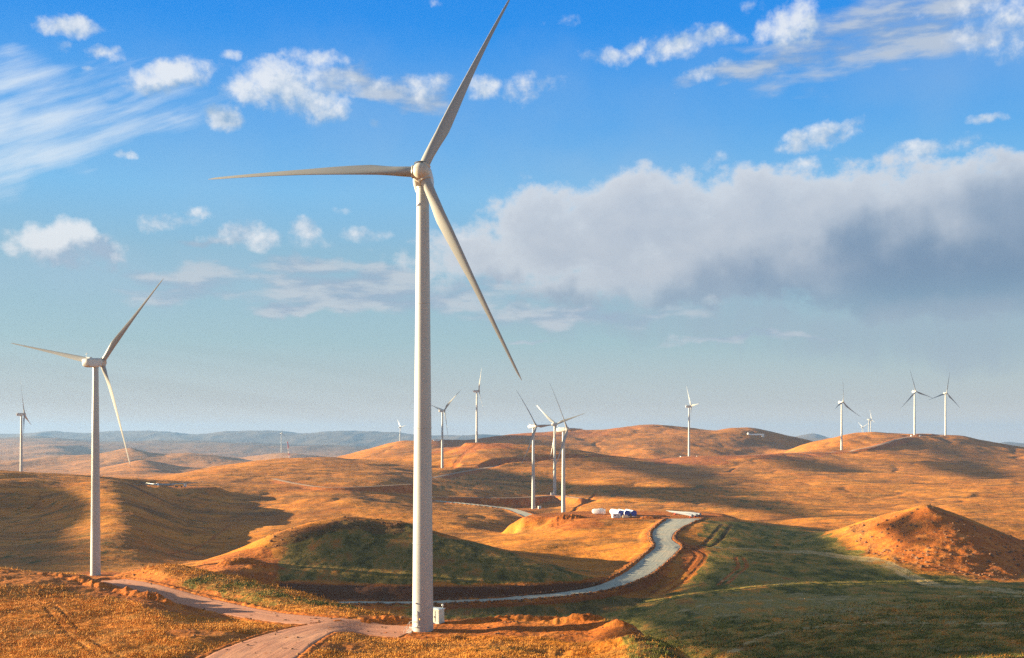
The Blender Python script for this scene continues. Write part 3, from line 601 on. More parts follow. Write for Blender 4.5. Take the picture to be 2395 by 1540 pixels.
# ------------------------------------------------------------------ materials
def new_mat(name):
    m = bpy.data.materials.new(name); m.use_nodes = True; t = NT(m.node_tree); t.n.clear()
    b = t.node('ShaderNodeBsdfPrincipled'); o = t.node('ShaderNodeOutputMaterial'); t.l.new(b.outputs[0], o.inputs[0])
    return m, t, b
def attr(t, name):
    n = t.node('ShaderNodeAttribute'); n.attribute_name = name; return n.outputs['Fac']
def ground_mat():
    m, t, b = new_mat('hill_ground')
    g = t.node('ShaderNodeNewGeometry'); P = g.outputs['Position']
    so, ve, ro, pa = (attr(t, n) for n in ('soil', 'veg_shade', 'rock', 'pale'))
    n200 = t.noise(P, 1 / 160, 3, .6); n40 = t.noise(P, 1 / 35, 6, .65); n8 = t.noise(P, 1 / 8, 5, .68)
    PS = t.mapping(P, rot=(0, 0, .25), scale=(1 / 3.2, 1, 1)); PF = t.mapping(P, rot=(0, 0, -.2), scale=(.3, 1, 1))
    st = t.noise(PS, 1 / 14, 6, .68); fine = t.noise(P, 1.3, 5, .7); st2 = t.noise(PF, .35, 4, .65)
    dry = t.mix(t.ramp(n40, .35, .65), (.57, .188, .022), (.68, .262, .034))
    dry = t.mix(t.math('MULTIPLY', t.ramp(n200, .45, .7), .7), dry, (.47, .17, .024))
    dry = t.mix(t.math('MULTIPLY', t.ramp(st, .50, .62), .8), dry, (.21, .095, .024))
    dry = t.mix(t.math('MULTIPLY', t.ramp(n8, .52, .62), .6), dry, (.22, .10, .025))
    dry = t.mix(t.math('MULTIPLY', t.ramp(st2, .55, .75), .55), dry, (.19, .10, .035))
    dry = t.mix(t.math('MULTIPLY', t.ramp(fine, .50, .75), .55), dry, (.17, .085, .028))
    dry = t.mix(t.math('MULTIPLY', t.ramp(t.math('ADD', n8, t.math('MULTIPLY', st, .5)), .80, .95), .4), dry, (.76, .38, .075))
    mot = t.noise(t.mapping(P, rot=(0, 0, .1), scale=(.45, 1, 1)), 1 / 45, 7, .72)
    dry = t.mix(t.math('MULTIPLY', t.ramp(mot, .49, .63), .8), dry, (.23, .105, .028))
    # green growth and painted shade tint, broken into tussocks and drifts
    vs = t.noise(t.mapping(P, rot=(0, 0, .22), scale=(1, .28, 1)), 1 / 7, 7, .74); vf = t.noise(P, 1 / 1.6, 4, .7)
    vk = t.math('MULTIPLY_ADD', ve, 1.25, t.math('MULTIPLY_ADD', vs, 2.6, t.math('MULTIPLY_ADD', vf, .8, -1.85)))
    vmask = t.ramp(vk, .16, .62)
    vmask = t.math('MULTIPLY', vmask, t.ramp(ve, .02, .2))
    green = t.mix(t.ramp(vf, .4, .65), (.150, .128, .020), (.26, .215, .040))
    green = t.mix(t.ramp(t.math('MULTIPLY_ADD', vf, .3, vs), .58, .70), (.30, .215, .055), green)
    green = t.mix(t.math('MULTIPLY', t.ramp(t.math('MULTIPLY_ADD', vf, .6, vs), .80, .94), .8), green, (.055, .055, .014))
    earth = t.mix(t.ramp(fine, .38, .62), (.50, .145, .022), (.25, .075, .016))
    earth = t.mix(t.ramp(n8, .45, .7), earth, (.56, .20, .040))
    vo = t.node('ShaderNodeTexVoronoi'); t.l.new(P, vo.inputs['Vector']); vo.inputs['Scale'].default_value = .8
    rk = t.mix(t.ramp(vo.outputs['Distance'], .2, .5), (.46, .19, .05), (.11, .045, .02))
    col = t.mix(vmask, dry, green)
    col = t.mix(t.math('MULTIPLY', t.ramp(t.math('MULTIPLY_ADD', n8, .5, ro), .6, 1.1), .75), col, rk)
    col = t.mix(t.ramp(t.math('MULTIPLY_ADD', fine, .5, so), .5, .95), col, earth)
    col = t.mix(t.math('MULTIPLY', t.ramp(t.math('ADD', t.math('MULTIPLY', fine, .5), t.math('MULTIPLY_ADD', vs, 1.2, pa)), 1.12, 1.5), .75), col, (.50, .36, .17))
    # far mountains: bare dark green-brown slopes
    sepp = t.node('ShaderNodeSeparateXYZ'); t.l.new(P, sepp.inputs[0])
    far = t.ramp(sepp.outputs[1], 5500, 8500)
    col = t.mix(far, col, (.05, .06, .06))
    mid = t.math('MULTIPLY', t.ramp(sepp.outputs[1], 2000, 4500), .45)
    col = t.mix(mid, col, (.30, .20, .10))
    col = t.mix(t.math('MULTIPLY', attr(t, 'shade_rut_dark'), .9), col, t.mix(t.ramp(fine, .4, .65), (.075, .036, .018), (.13, .06, .03)))  # darkens wheel ruts and gullies; paints shade on banks, hollows and hill face
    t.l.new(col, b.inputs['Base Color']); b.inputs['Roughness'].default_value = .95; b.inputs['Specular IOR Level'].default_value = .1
    bn = t.math('ADD', t.math('MULTIPLY', fine, .35), t.math('ADD', t.math('MULTIPLY', n8, 1.2), t.math('MULTIPLY', st, 1.6)))
    bn = t.math('ADD', bn, t.math('MULTIPLY', mot, 6))
    bn = t.math('ADD', bn, t.math('MULTIPLY', vf, t.math('MULTIPLY', ve, .8)))
    bu = t.node('ShaderNodeBump'); bu.inputs['Strength'].default_value = .8; bu.inputs['Distance'].default_value = .55
    t.l.new(bn, bu.inputs['Height']); t.l.new(bu.outputs[0], b.inputs['Normal'])
    return m
def road_mat(name, c1, c2, c3):
    m, t, b = new_mat(name)
    g = t.node('ShaderNodeNewGeometry'); P = g.outputs['Position']
    ac = attr(t, 'across'); al = attr(t, 'along')
    cm = t.node('ShaderNodeCombineXYZ'); t.l.new(t.math('MULTIPLY', al, .03), cm.inputs[0]); t.l.new(ac, cm.inputs[1])
    st = t.noise(cm.outputs[0], .8, 6, .65, dist=.6); n = t.noise(P, .07, 5, .65); f = t.noise(P, 2.0, 3, .6)
    col = t.mix(t.ramp(st, .38, .62), c1, c2); col = t.mix(t.math('MULTIPLY', t.ramp(n, .45, .7), .6), col, c3)
    col = t.mix(t.math('MULTIPLY', t.ramp(f, .55, .75), .3), col, tuple(x * .5 for x in c1))
    t.l.new(col, b.inputs['Base Color']); b.inputs['Roughness'].default_value = .9
    bu = t.node('ShaderNodeBump'); bu.inputs['Strength'].default_value = .5; bu.inputs['Distance'].default_value = .15
    t.l.new(t.math('ADD', st, t.math('MULTIPLY', f, .4)), bu.inputs['Height']); t.l.new(bu.outputs[0], b.inputs['Normal'])
    return m
def paint(name, col, rough=.4, var=.06, dirt=None, scale=.4, metal=0.0):
    m, t, b = new_mat(name)
    tc = t.node('ShaderNodeTexCoord'); P = tc.outputs['Object']
    n = t.noise(t.mapping(P, scale=(1, 1, .35)), scale, 5, .6)
    c = t.mix(t.ramp(n, .35, .7), tuple(x * (1 + var) for x in col), tuple(x * (1 - var) for x in col))
    if dirt: c = t.mix(t.math('MULTIPLY', t.ramp(t.noise(P, scale * 4, 6, .7), .52, .75), dirt[1]), c, dirt[0])
    t.l.new(c, b.inputs['Base Color']); b.inputs['Roughness'].default_value = rough; b.inputs['Metallic'].default_value = metal
    return m
M = {}
M['ground'] = ground_mat()
M['gravel'] = road_mat('road_gravel', (.43, .42, .33), (.32, .335, .275), (.56, .41, .25))
M['dirt'] = road_mat('road_dirt', (.52, .225, .115), (.42, .16, .08), (.60, .29, .15))
M['dirtdark'] = road_mat('road_far_dirt', (.40, .26, .15), (.32, .20, .12), (.24, .14, .08))
M['tower'] = paint('tower_white', (.36, .38, .385), .38, .05, ((.26, .23, .18), .22), .18)
M['blade'] = paint('blade_white', (.27, .285, .29), .35, .03, ((.40, .38, .34), .12), .2)
M['nacelle'] = paint('nacelle_white', (.50, .51, .50), .45, .04, ((.30, .26, .20), .25), .4)
M['hub'] = paint('hub_white', (.46, .44, .39), .35, .10, ((.05, .03, .015), .95), 1.3)
M['seal'] = paint('rubber_seal', (.05, .05, .05), .7)
M['steel'] = paint('galvanised_steel', (.55, .55, .53), .45, .08, None, 2, .3)
M['door'] = paint('door_grey', (.52, .52, .50), .5)
M['cabinet'] = paint('cabinet_paint', (.60, .64, .56), .5, .04, ((.3, .25, .18), .2), 1.2)
M['roofp'] = paint('roof_sheet', (.62, .68, .68), .4)
M['white'] = paint('white_gelcoat', (.80, .80, .79), .35, .03)
M['blue'] = paint('blue_cover', (.02, .045, .30), .5, .15)
M['lightblue'] = paint('blue_transport_frame', (.08, .22, .42), .5)
M['red'] = paint('red_paint', (.55, .06, .03), .5)
M['yellow'] = paint('yellow_paint', (.75, .38, .03), .5)
M['rubber'] = paint('tyre_rubber', (.03, .03, .03), .9)
M['glass'] = paint('dark_glass', (.03, .04, .05), .1)
M['rock'] = paint('field_stone', (.17, .085, .04), .95, .3, ((.12, .07, .04), .6), .3)

# ------------------------------------------------------------------ ground sheet
idx = np.arange(NR * NC).reshape(NR, NC)
fc = np.stack([idx[:-1, :-1], idx[:-1, 1:], idx[1:, 1:], idx[1:, :-1]], -1).reshape(-1, 4)
me = mesh_np('ground', np.stack([XX, YY, ZZ], -1).reshape(-1, 3), fc, M['ground'], True, {'shade_rut_dark': shade_ruts, 'soil': soil, 'veg_shade': veg_shade, 'rock': rock, 'pale': pale})
tag(link('ground', me), kind='structure')

def road_mesh(name, poly, mat):
    # resample evenly and drape on the ground
    seg = np.hypot(*np.diff(poly[:, :2], axis=0).T); L = np.r_[0, np.cumsum(seg)]; n = int(L[-1] / 2.5) + 2
    al = np.linspace(0, L[-1], n); p = np.stack([np.interp(al, L, poly[:, k]) for k in range(poly.shape[1])], 1)
    tg = np.gradient(p[:, :2], axis=0); tg /= np.linalg.norm(tg, axis=1)[:, None]; nr = np.c_[-tg[:, 1], tg[:, 0]]
    K = 25; ac = np.linspace(-1, 1, K); edge = 1 + .05 * fbm(p[:, 0], p[:, 1], 11, 2, 15)
    px = p[:, 0:1] + nr[:, 0:1] * ac * (p[:, 3:4] / 2) * edge[:, None]; py = p[:, 1:2] + nr[:, 1:2] * ac * (p[:, 3:4] / 2) * edge[:, None]
    pz = ground_z(px, py) + .07 + np.clip(p[:, 1:2] - 300, 0, 2000) * .00012
    pz[:, 0] -= .3; pz[:, -1] -= .3
    i = np.arange(n * K).reshape(n, K); f = np.stack([i[:-1, :-1], i[1:, :-1], i[1:, 1:], i[:-1, 1:]], -1).reshape(-1, 4)
    me = mesh_np(name, np.stack([px, py, pz], -1).reshape(-1, 3), f, mat, True, {'across': (ac[None] * p[:, 3:4] / 2), 'along': np.repeat(al[:, None], K, 1)})
    return link(name, me)
for (name, poly) in ROADS:
    tag(road_mesh(name, poly, {'gravel_road': M['gravel'], 'dirt_track': M['dirt'], 'dirt_road': M['dirtdark']}[name]), kind='structure')

# ------------------------------------------------------------------ shade on the ground: unseen blockers added off to the left
def visible_mask():
    u, v = uv_of(); mn = np.full(NC, 1e9); vis = np.zeros_like(ZZ, bool)
    for j in range(NR):
        if rows[j] < 130: continue
        vis[j] = v[j] < mn + 1.0; mn = np.minimum(mn, v[j])
    return vis, u, v
VIS, UG, VG = visible_mask()
def shade_blocker(polys, planex, cell, seed):  # shapes an unseen blocker so its shadow fills the given outlines
    pts = []; ins = np.zeros_like(VIS)
    for (poly, d0, d1) in polys:
        m = inpoly(UG, VG, poly) & (YY > d0) & (YY < d1) & VIS
        x, y, z = XX[m], YY[m], ZZ[m]; k = (planex - x) / SUND[0]
        pts.append(np.c_[y + k * SUND[1], z + k * SUND[2]])
    if sum(len(p) for p in pts) < 10: return
    pts = np.vstack(pts); cell = np.array(cell, float); o = pts.min(0) - cell * 6; n = ((pts.max(0) - o) / cell).astype(int) + 8
    G = np.zeros(n); q = ((pts - o) / cell).astype(int); G[q[:, 0], q[:, 1]] = 1
    alls = np.zeros_like(VIS)
    for (poly, d0, d1) in SHADE_NEAR + SHADE_LEFT + SHADE_FAR: alls |= inpoly(UG, VG, poly) & (YY > d0) & (YY < d1)
    lit = VIS & ~alls & (np.abs(UG - UC) < 1350) & (YY < 2900) & (rows[:, None] > 140); x, y, z = XX[lit], YY[lit], ZZ[lit]; k = (planex - x) / SUND[0]
    ql = ((np.c_[y + k * SUND[1], z + k * SUND[2]] - o) / cell).astype(int); ok = (ql >= 0).all(1) & (ql[:, 0] < n[0]) & (ql[:, 1] < n[1]); ql = ql[ok]
    NL = np.zeros(n); np.add.at(NL, (ql[:, 0], ql[:, 1]), 1); NS = np.zeros(n); np.add.at(NS, (q[:, 0], q[:, 1]), 1)
    OPEN = NL > NS; yt = o[0] + np.arange(n[0]) * cell[0]; yt = np.stack([np.abs(yt - (ty + (planex - tx) / SUND[0] * SUND[1])) < w for tx, ty, w in ((-17, 205, 2.6), (-168, 441, 1.6))]).any(0); OPEN[yt] = True
    def blur(a):
        a = np.pad(a, 1); return (a[:-2, 1:-1] + a[2:, 1:-1] + a[1:-1, :-2] + a[1:-1, 2:] + a[1:-1, 1:-1] * 2) / 6
    D = (blur(G) > .12).astype(float); D = (blur(blur(D)) > .5).astype(float); D[OPEN] = 0; D = (blur(D) > .45).astype(float)           # close the gaps
    E = D
    T = np.zeros_like(D)
    for _ in range(10):
        T += E; E = (blur(E) > .95).astype(float)
    gy, gz = np.meshgrid(o[0] + (np.arange(n[0]) + .5) * cell[0], o[1] + (np.arange(n[1]) + .5) * cell[1], indexing='ij'); cy, cz = cell; cell = float(cy)
    th = cell * 1.2 * np.sqrt(T) * (1.2 + .8 * fbm(gy, gz, cell * 6, 3, seed)) + .5
    on = D > 0
    ids = -np.ones(D.shape, int); ids[on] = np.arange(on.sum()); N = on.sum()
    jit = .35
    vy = gy[on] + fbm(gy[on], gz[on], cell * 1.7, 1, seed + 1) * jit * cy; vz = gz[on] + fbm(gy[on], gz[on], cell * 1.7, 1, seed + 2) * jit * cz; vx = np.full(len(vy), float(planex))
    ctr = np.c_[vx, vy, vz]; sd = np.array(SUND)[None]; tt = th[on][:, None]
    front = ctr - sd * tt; back = ctr + sd * tt * 1.5
    quad = on[:-1, :-1] & on[1:, :-1] & on[1:, 1:] & on[:-1, 1:]
    a, b = np.where(quad); A = ids[a, b]; B = ids[a + 1, b]; Cc = ids[a + 1, b + 1]; Dd = ids[a, b + 1]
    f = np.vstack([np.c_[A, B, Cc, Dd], np.c_[A, Dd, Cc, B] + N])
    # close the rim
    edges = {}
    for qd in np.c_[A, B, Cc, Dd]:
        for e in ((qd[0], qd[1]), (qd[1], qd[2]), (qd[2], qd[3]), (qd[3], qd[0])):
            kk = (min(e), max(e)); edges[kk] = None if kk in edges else e
    rim = np.array([(e[1], e[0], e[0] + N, e[1] + N) for e in edges.values() if e is not None])
    me = mesh_np('shadow_blocker', np.vstack([front, back]), np.vstack([f, rim]), M['blocker'], True)
    tag(link('shadow_blocker', me), kind='stuff')
M['blocker'] = paint('blocker_white', (.85, .86, .88), 1.0, .03)  # white surface of the added shadow blockers
SHADE_NEAR = [
 ([(1390,1492),(1500,1478),(1560,1508),(1650,1565),(1300,1575),(1340,1528)], 160, 208),
 ([(2215,1200),(2260,1212),(2395,1266),(2600,1300),(2600,1372),(2345,1362),(2315,1320),(2265,1260)], 420, 520),
 ([(1450,1700),(1460,1500),(1430,1440),(1530,1395),(1610,1345),(1655,1300),(1650,1270),(1640,1195),(1800,1215),(1932,1240),(2000,1290),(2150,1336),(2345,1361),(2560,1372),(2800,1700)], 175, 760),
 ([(648,1372),(640,1300),(655,1255),(720,1222),(810,1208),(950,1220),(1030,1244),(1100,1264),(1200,1290),(1300,1322),(1440,1352),(1500,1345),(1440,1380),(1450,1440),(960,1450),(700,1410)], 300, 545),
]
SHADE_LEFT = [
 ([(-400,1110),(0,1125),(109,1139),(190,1150),(215,1162),(228,1190),(240,1227),(272,1250),(299,1273),(290,1295),(272,1318),(245,1340),(-400,1350)], 440, 930),
 ([(317,1141),(349,1186),(358,1227),(421,1263),(453,1286),(500,1272),(535,1254),(599,1222),(650,1195),(620,1180),(544,1171),(476,1159),(444,1144),(380,1140)], 560, 1080),
]
SHADE_FAR = [
 ([(1010,1100),(1100,1092),(1185,1100),(1300,1120),(1345,1130),(1450,1134),(1600,1142),(1771,1168),(1853,1173),(1921,1200),(1984,1223),(1930,1220),(1862,1216),(1771,1202),(1650,1182),(1500,1170),(1344,1162),(1185,1152),(1010,1155)], 900, 1650),
 ([(1300,1048),(1429,1062),(1505,1079),(1596,1085),(1672,1094),(1742,1124),(1737,1143),(1810,1155),(1815,1176),(1702,1162),(1611,1148),(1535,1123),(1459,1105),(1399,1085),(1350,1075)], 1150, 1880),
 ([(1770,1064),(1862,1068),(1953,1082),(2070,1106),(1998,1113),(1907,1107),(1820,1090)], 1500, 1880),
 ([(2106,1023),(2247,1032),(2306,1058),(2335,1080),(2362,1098),(2400,1114),(2368,1134),(2306,1125),(2224,1111),(2156,1098),(2105,1075),(2175,1080),(2165,1062),(2110,1043)], 1300, 2240),
 ([(1010,1020),(1160,1016),(1260,1020),(1330,1048),(1250,1050),(1080,1045),(1010,1050)], 2200, 2750),
]
shade_blocker(SHADE_NEAR, -1500, (3, 1.0), 5)
shade_blocker(SHADE_LEFT, -1750, (5, 1.4), 6)
shade_blocker([SHADE_FAR[i] for i in (0, 1, 2, 4)], -1530, (7, 1.5), 7)
shade_blocker(SHADE_FAR[3:4], -1300, (8, 1.6), 8)

# ------------------------------------------------------------------ wind turbines
HUBH = 85.0; OVER = 3.6
def tower_mesh(seg=64):
    bm = bmesh.new(); H = HUBH - 2.2; prof = []
    def r(z): return 1.98 - (1.98 - 1.14) * (z / H) ** 1.05
    joints = [H * .20, H * .46, H * .74]
    prof = [(r(0) + .10, -.9), (r(0) + .10, .16), (r(0) + .02, .20)]
    z = 0.2; zs = sorted(set([0.2 + (H - .2) * i / 24 for i in range(25)] + joints))
    for z in zs:
        if z in joints: prof += [(r(z), z - .10), (r(z) + .035, z - .07), (r(z) + .035, z + .07), (r(z), z + .10)]
        else: prof.append((r(z), z))
    prof.append((r(H) + .12, H)); prof.append((r(H) + .12, H + .25))
    lathe(bm, prof, seg)
    me = bpy.data.meshes.new('tower'); bm.normal_update(); bm.to_mesh(me); bm.free()
    for p in me.polygons: p.use_smooth = True
    me.set_sharp_from_angle(angle=math.radians(35)); me.materials.append(M['tower']); return me
TOWER = tower_mesh()
def nacelle_mesh():
    # local +Y toward the rotor; lofted rounded sections, deeper behind the yaw ring
    bm = bmesh.new(); secs = [(2.1,1.35,1.35,-1.25),(1.9,1.62,1.62,-1.5),(.8,1.75,1.80,-1.75),(-1.5,1.78,1.85,-1.85),(-3.6,1.78,1.85,-1.85),(-5.0,1.72,1.80,-1.65),(-5.8,1.55,1.62,-1.2),(-6.0,1.30,1.35,-.9)]
    rings = []; n = 32
    for (y, w, top, bot) in secs:
        ring = []
        for i in range(n):
            a = 2 * math.pi * i / n; c, s = math.cos(a), math.sin(a); e = .42
            x = w * (abs(c) ** e) * (1 if c >= 0 else -1); q = (abs(s) ** e) * (1 if s >= 0 else -1)
            ring.append(bm.verts.new((x, y, (top if q > 0 else -bot) * q)))
        rings.append(ring)
    for a, b in zip(rings, rings[1:]):
        for i in range(n): bm.faces.new((a[i], b[i], b[(i + 1) % n], a[(i + 1) % n]))
    bm.faces.new(rings[0]); bm.faces.new(list(reversed(rings[-1])))
    bmesh.ops.recalc_face_normals(bm, faces=bm.faces)
    me = bpy.data.meshes.new('nacelle'); bm.to_mesh(me); bm.free()
    for p in me.polygons: p.use_smooth = True
    me.set_sharp_from_angle(angle=math.radians(38)); me.materials.append(M['nacelle']); return me
NACELLE = nacelle_mesh()
def hub_mesh():
    bm = bmesh.new()
    lathe(bm, [(1.50,-1.55),(1.60,-1.35),(1.66,-.6),(1.66,.3),(1.55,.9),(1.30,1.4),(.9,1.75),(.45,1.92),(.02,1.97)], 40, Matrix.Rotation(-math.pi / 2, 4, 'X'))
    bmesh.ops.recalc_face_normals(bm, faces=bm.faces)
    me = bpy.data.meshes.new('hub'); bm.to_mesh(me); bm.free()
    for p in me.polygons: p.use_smooth = True
    me.set_sharp_from_angle(angle=math.radians(40)); me.materials.append(M['hub']); return me
HUB = hub_mesh()
def vane_mesh():
    bm = bmesh.new(); tube(bm, (0,-5.0,1.7), (0,-5.0,4.0), .06); tube(bm, (-.5,-5.0,3.5), (.5,-5.0,3.5), .045); box(bm, (.5,-5.0,3.65), (.12,.35,.25)); box(bm, (0,-3.4,2.0), (1.7,1.5,.5), bevel=.08)
    me = bpy.data.meshes.new('wind_vane_mast'); bm.to_mesh(me); bm.free(); me.materials.append(M['steel']); return me
VANE = vane_mesh()
def collar_mesh():
    bm = bmesh.new(); lathe(bm, [(1.16,.95),(1.20,1.10),(1.20,1.62),(1.10,1.72),(.98,1.74)], 32)
    bmesh.ops.recalc_face_normals(bm, faces=bm.faces)
    me = bpy.data.meshes.new('blade_root_seal'); bm.to_mesh(me); bm.free()
    for p in me.polygons: p.use_smooth = True
    me.set_sharp_from_angle(angle=math.radians(30)); me.materials.append(M['hub']); return me
COLLAR = collar_mesh()
def seal_mesh():
    bm = bmesh.new(); lathe(bm, [(1.20,1.42),(1.27,1.44),(1.27,1.66),(1.18,1.69)], 32, cap=False)
    me = bpy.data.meshes.new('root_seal_band'); bm.to_mesh(me); bm.free(); me.materials.append(M['seal']); return me
SEAL = seal_mesh()
def blade_mesh(L, bend, edge=0.0, pitch=8.0, ns=34, n=24, wide=1.0):
    """blade along +Z from the hub centre; +Y is the rotor axis; bend = tip offset along +Y"""
    bm = bmesh.new(); rings = []
    for k in range(ns):
        f = k / (ns - 1); r = 1.5 + (L - 1.5) * (f ** 1.05)
        x = (r - 1.5) / (L - 1.5)
        chord = np.interp(x, [0,.04,.10,.20,.30,.5,.7,.85,.95,.985,1], [1.9,1.86,2.0,2.3,2.0,1.25,.80,.56,.42,.3,.08])
        chord = chord * (1 + (wide - 1) * min(1, x * 6))
        th = np.interp(x, [0,.04,.10,.20,.30,.5,.7,1], [1.9,1.84,1.3,.75,.52,.32,.2,.06])
        circ = float(np.interp(x, [0,.04,.18], [1,1,0]))
        tw = math.radians(np.interp(x, [0,.1,.2,.4,.7,1], [16,16,14,8,3,0]) + pitch)
        ring = []
        for i in range(n):
            a = 2 * math.pi * i / n
            cx = .5 * math.cos(a); cy = .5 * math.sin(a)
            px = .5 * math.cos(a); t_ = .5 - px
            yt = 5 * (.2969 * math.sqrt(max(t_, 0)) - .126 * t_ - .3516 * t_**2 + .2843 * t_**3 - .1015 * t_**4)
            py = yt * (1 if math.sin(a) >= 0 else -.75)
            qx = circ * cx + (1 - circ) * (px - .18); qy = circ * cy + (1 - circ) * py
            X = qx * chord; Y = qy * th
            ring.append(bm.verts.new((X * math.cos(tw) - Y * math.sin(tw) + edge * x ** 2, X * math.sin(tw) + Y * math.cos(tw) + bend * x ** 1.6, r)))
        rings.append(ring)
    for a, b in zip(rings, rings[1:]):
        for i in range(n): bm.faces.new((a[i], a[(i + 1) % n], b[(i + 1) % n], b[i]))
    bm.faces.new(list(reversed(rings[0]))); bm.faces.new(rings[-1])
    bmesh.ops.recalc_face_normals(bm, faces=bm.faces)
    me = bpy.data.meshes.new('blade'); bm.to_mesh(me); bm.free()
    for p in me.polygons: p.use_smooth = True
    me.set_sharp_from_angle(angle=math.radians(60)); me.materials.append(M['blade']); return me

def turbine(hub_uv, d, yaw, ph, L, cones, jit, label, group='wind turbines across the hills', tilt=5.0, detail=True, base_uv=None):
    yaw = math.radians(yaw); ph = math.radians(ph); ti = math.radians(tilt)
    hub = Vector(((hub_uv[0] - UC) / F * d, d, (VH - hub_uv[1]) / F * d))
    ax = Vector((math.sin(yaw) * math.cos(ti), math.cos(yaw) * math.cos(ti), math.sin(ti)))
    r = Vector((math.cos(yaw), -math.sin(yaw), 0)); up = -ax.cross(r)
    if up.z < 0: up = -up
    tw = hub - Vector((ax.x, ax.y, 0)).normalized() * OVER
    root = empty('wind_turbine', (tw.x, tw.y, hub.z - HUBH)); tag(root, label, 'wind turbine', group)
    link('tower', TOWER, parent=root)
    rr = -r if (r.cross(ax)).z < 0 else r     # right-handed frame: X=rr, Y=ax, Z=up2
    upz = rr.cross(ax)
    R = Matrix((rr, ax, upz)).transposed().to_4x4()
    loc = Vector((hub.x - tw.x, hub.y - tw.y, HUBH))
    nz = link('nacelle', NACELLE, parent=root, mw=Matrix.Translation(loc - ax * OVER) @ R)
    if detail: link('wind_vane_mast', VANE, parent=nz)
    hb = link('hub', HUB, parent=root, mw=Matrix.Translation(loc) @ R)
    for k in range(3):
        a = ph + k * 2 * math.pi / 3 + math.radians(jit[k])
        dvec = (math.cos(a) * up + math.sin(a) * r)
        sx = dvec.cross(ax) * -1; sx = ax.cross(dvec)          # X = Y x Z
        Rb = Matrix((sx, ax, dvec)).transposed().to_4x4()
        c = math.radians(cones[k])
        me = blade_mesh(L * math.cos(c), L * math.sin(c), pitch=BL_PITCH, wide=1.0 if d < 600 else 1.4)
        bl = link('blade', me, parent=root, mw=Matrix.Translation(loc) @ Rb)
        if detail:
            cl = link('blade_root_collar', COLLAR, parent=hb); cl.matrix_local = (Matrix.Translation(loc) @ R).inverted() @ Matrix.Translation(loc) @ Rb
            sl = link('rubber_seal', SEAL, parent=hb); sl.matrix_local = cl.matrix_local.copy()
    return root
BL_PITCH = 8.0
T1 = turbine((985,403), 201.4, 180.1, 91.4, 42.5, [-11.9,-3.3,-12.4], [-3.5,-5.6,5.3], 'nearest and tallest white wind turbine, standing on the bare earth stand beside the small cabinet')
turbine((238,848),443,20.0,42.6,44.5,[2.6,-3.8,-3.4],[1.0,-.4,-.8],'second nearest turbine, seen from behind, rising from the back edge of the left foreground mound')
turbine((57,969),1427,73.9,14.7,50,[.9,.9,1.4],[-.5,2,-1.6],'leftmost turbine, seen side on behind the crest of the left hill')
turbine((1039,960.7),1617,48.1,45.9,43.3,[12,-6.9,7],[1.6,.4,-2],'turbine just right of the nearest tower with two blades raised in a wide V')
turbine((1120,915),1834,72.4,33.5,44.7,[1.1,1,0],[.1,0,0],'turbine on the dark earth crest right of the nearest tower, one blade pointing straight up')
turbine((1254,997),1137,126.9,33.7,45.3,[-5.3,-10.1,-7.6],[0,-.8,-.3],'left one of the cluster of three turbines, at the curved gravel road')
turbine((1300.5,992.5),1323,29.5,69.6,39.3,[6,-6.3,14],[2,.8,-2.8],'middle and farthest one of the cluster of three turbines')
turbine((1326.8,1004.3),929,118.7,30,44.8,[-2.8,-9.1,-7.8],[-.2,-.9,1.2],'right and nearest one of the cluster of three turbines, its foot behind the orange knoll')
turbine((1616.5,950.5),1850,83.9,86.7,41.7,[2,2,1.6],[-.5,.8,-.1],'lone turbine on the ridge road between two small white cabinets')
turbine((1972.4,941),1966,140.2,-9.5,45.2,[-2.7,12,14],[.3,-1.5,1.2],'turbine at the left foot of the smooth orange hill, one blade pointing right and down')
turbine((2142,916),2161,160.3,134.7,45.2,[-7.9,-5.5,.2],[0,0,0],'left one of the pair of turbines standing on the right skyline')
turbine((2214,920),2227,165.1,-11.5,44.7,[2.4,-1.3,-6.4],[-.1,.1,0],'right one of the pair of turbines standing on the right skyline')
turbine((2038.6,982.6),4400,90.8,-16,45,[0,0,0],[0,0,0],'tiny far turbine, right one of the close pair behind the top of the orange hill',detail=False)
turbine((2033.6,981.3),4400,125.8,45.6,45,[0,0,0],[0,0,0],'tiny far turbine, left one of the close pair behind the top of the orange hill',detail=False)
turbine((2018.5,1000),4800,71.8,64.1,43.4,[1.5,0,1.6],[.7,0,-.7],'lowest far turbine, only its head showing over the left shoulder of the orange hill',detail=False)
turbine((659.6,1013.8),4960,113.7,-4.4,43.6,[3.5,2.7,2.6],[0,-.8,.9],'small far turbine in front of the blue mountains next to the red and white crane',detail=False)
turbine((937.6,1000),4200,54.5,-41.4,42.4,[4.4,-.8,-8],[-.9,.6,.3],'small far turbine behind the brown hill just left of the nearest tower',detail=False)

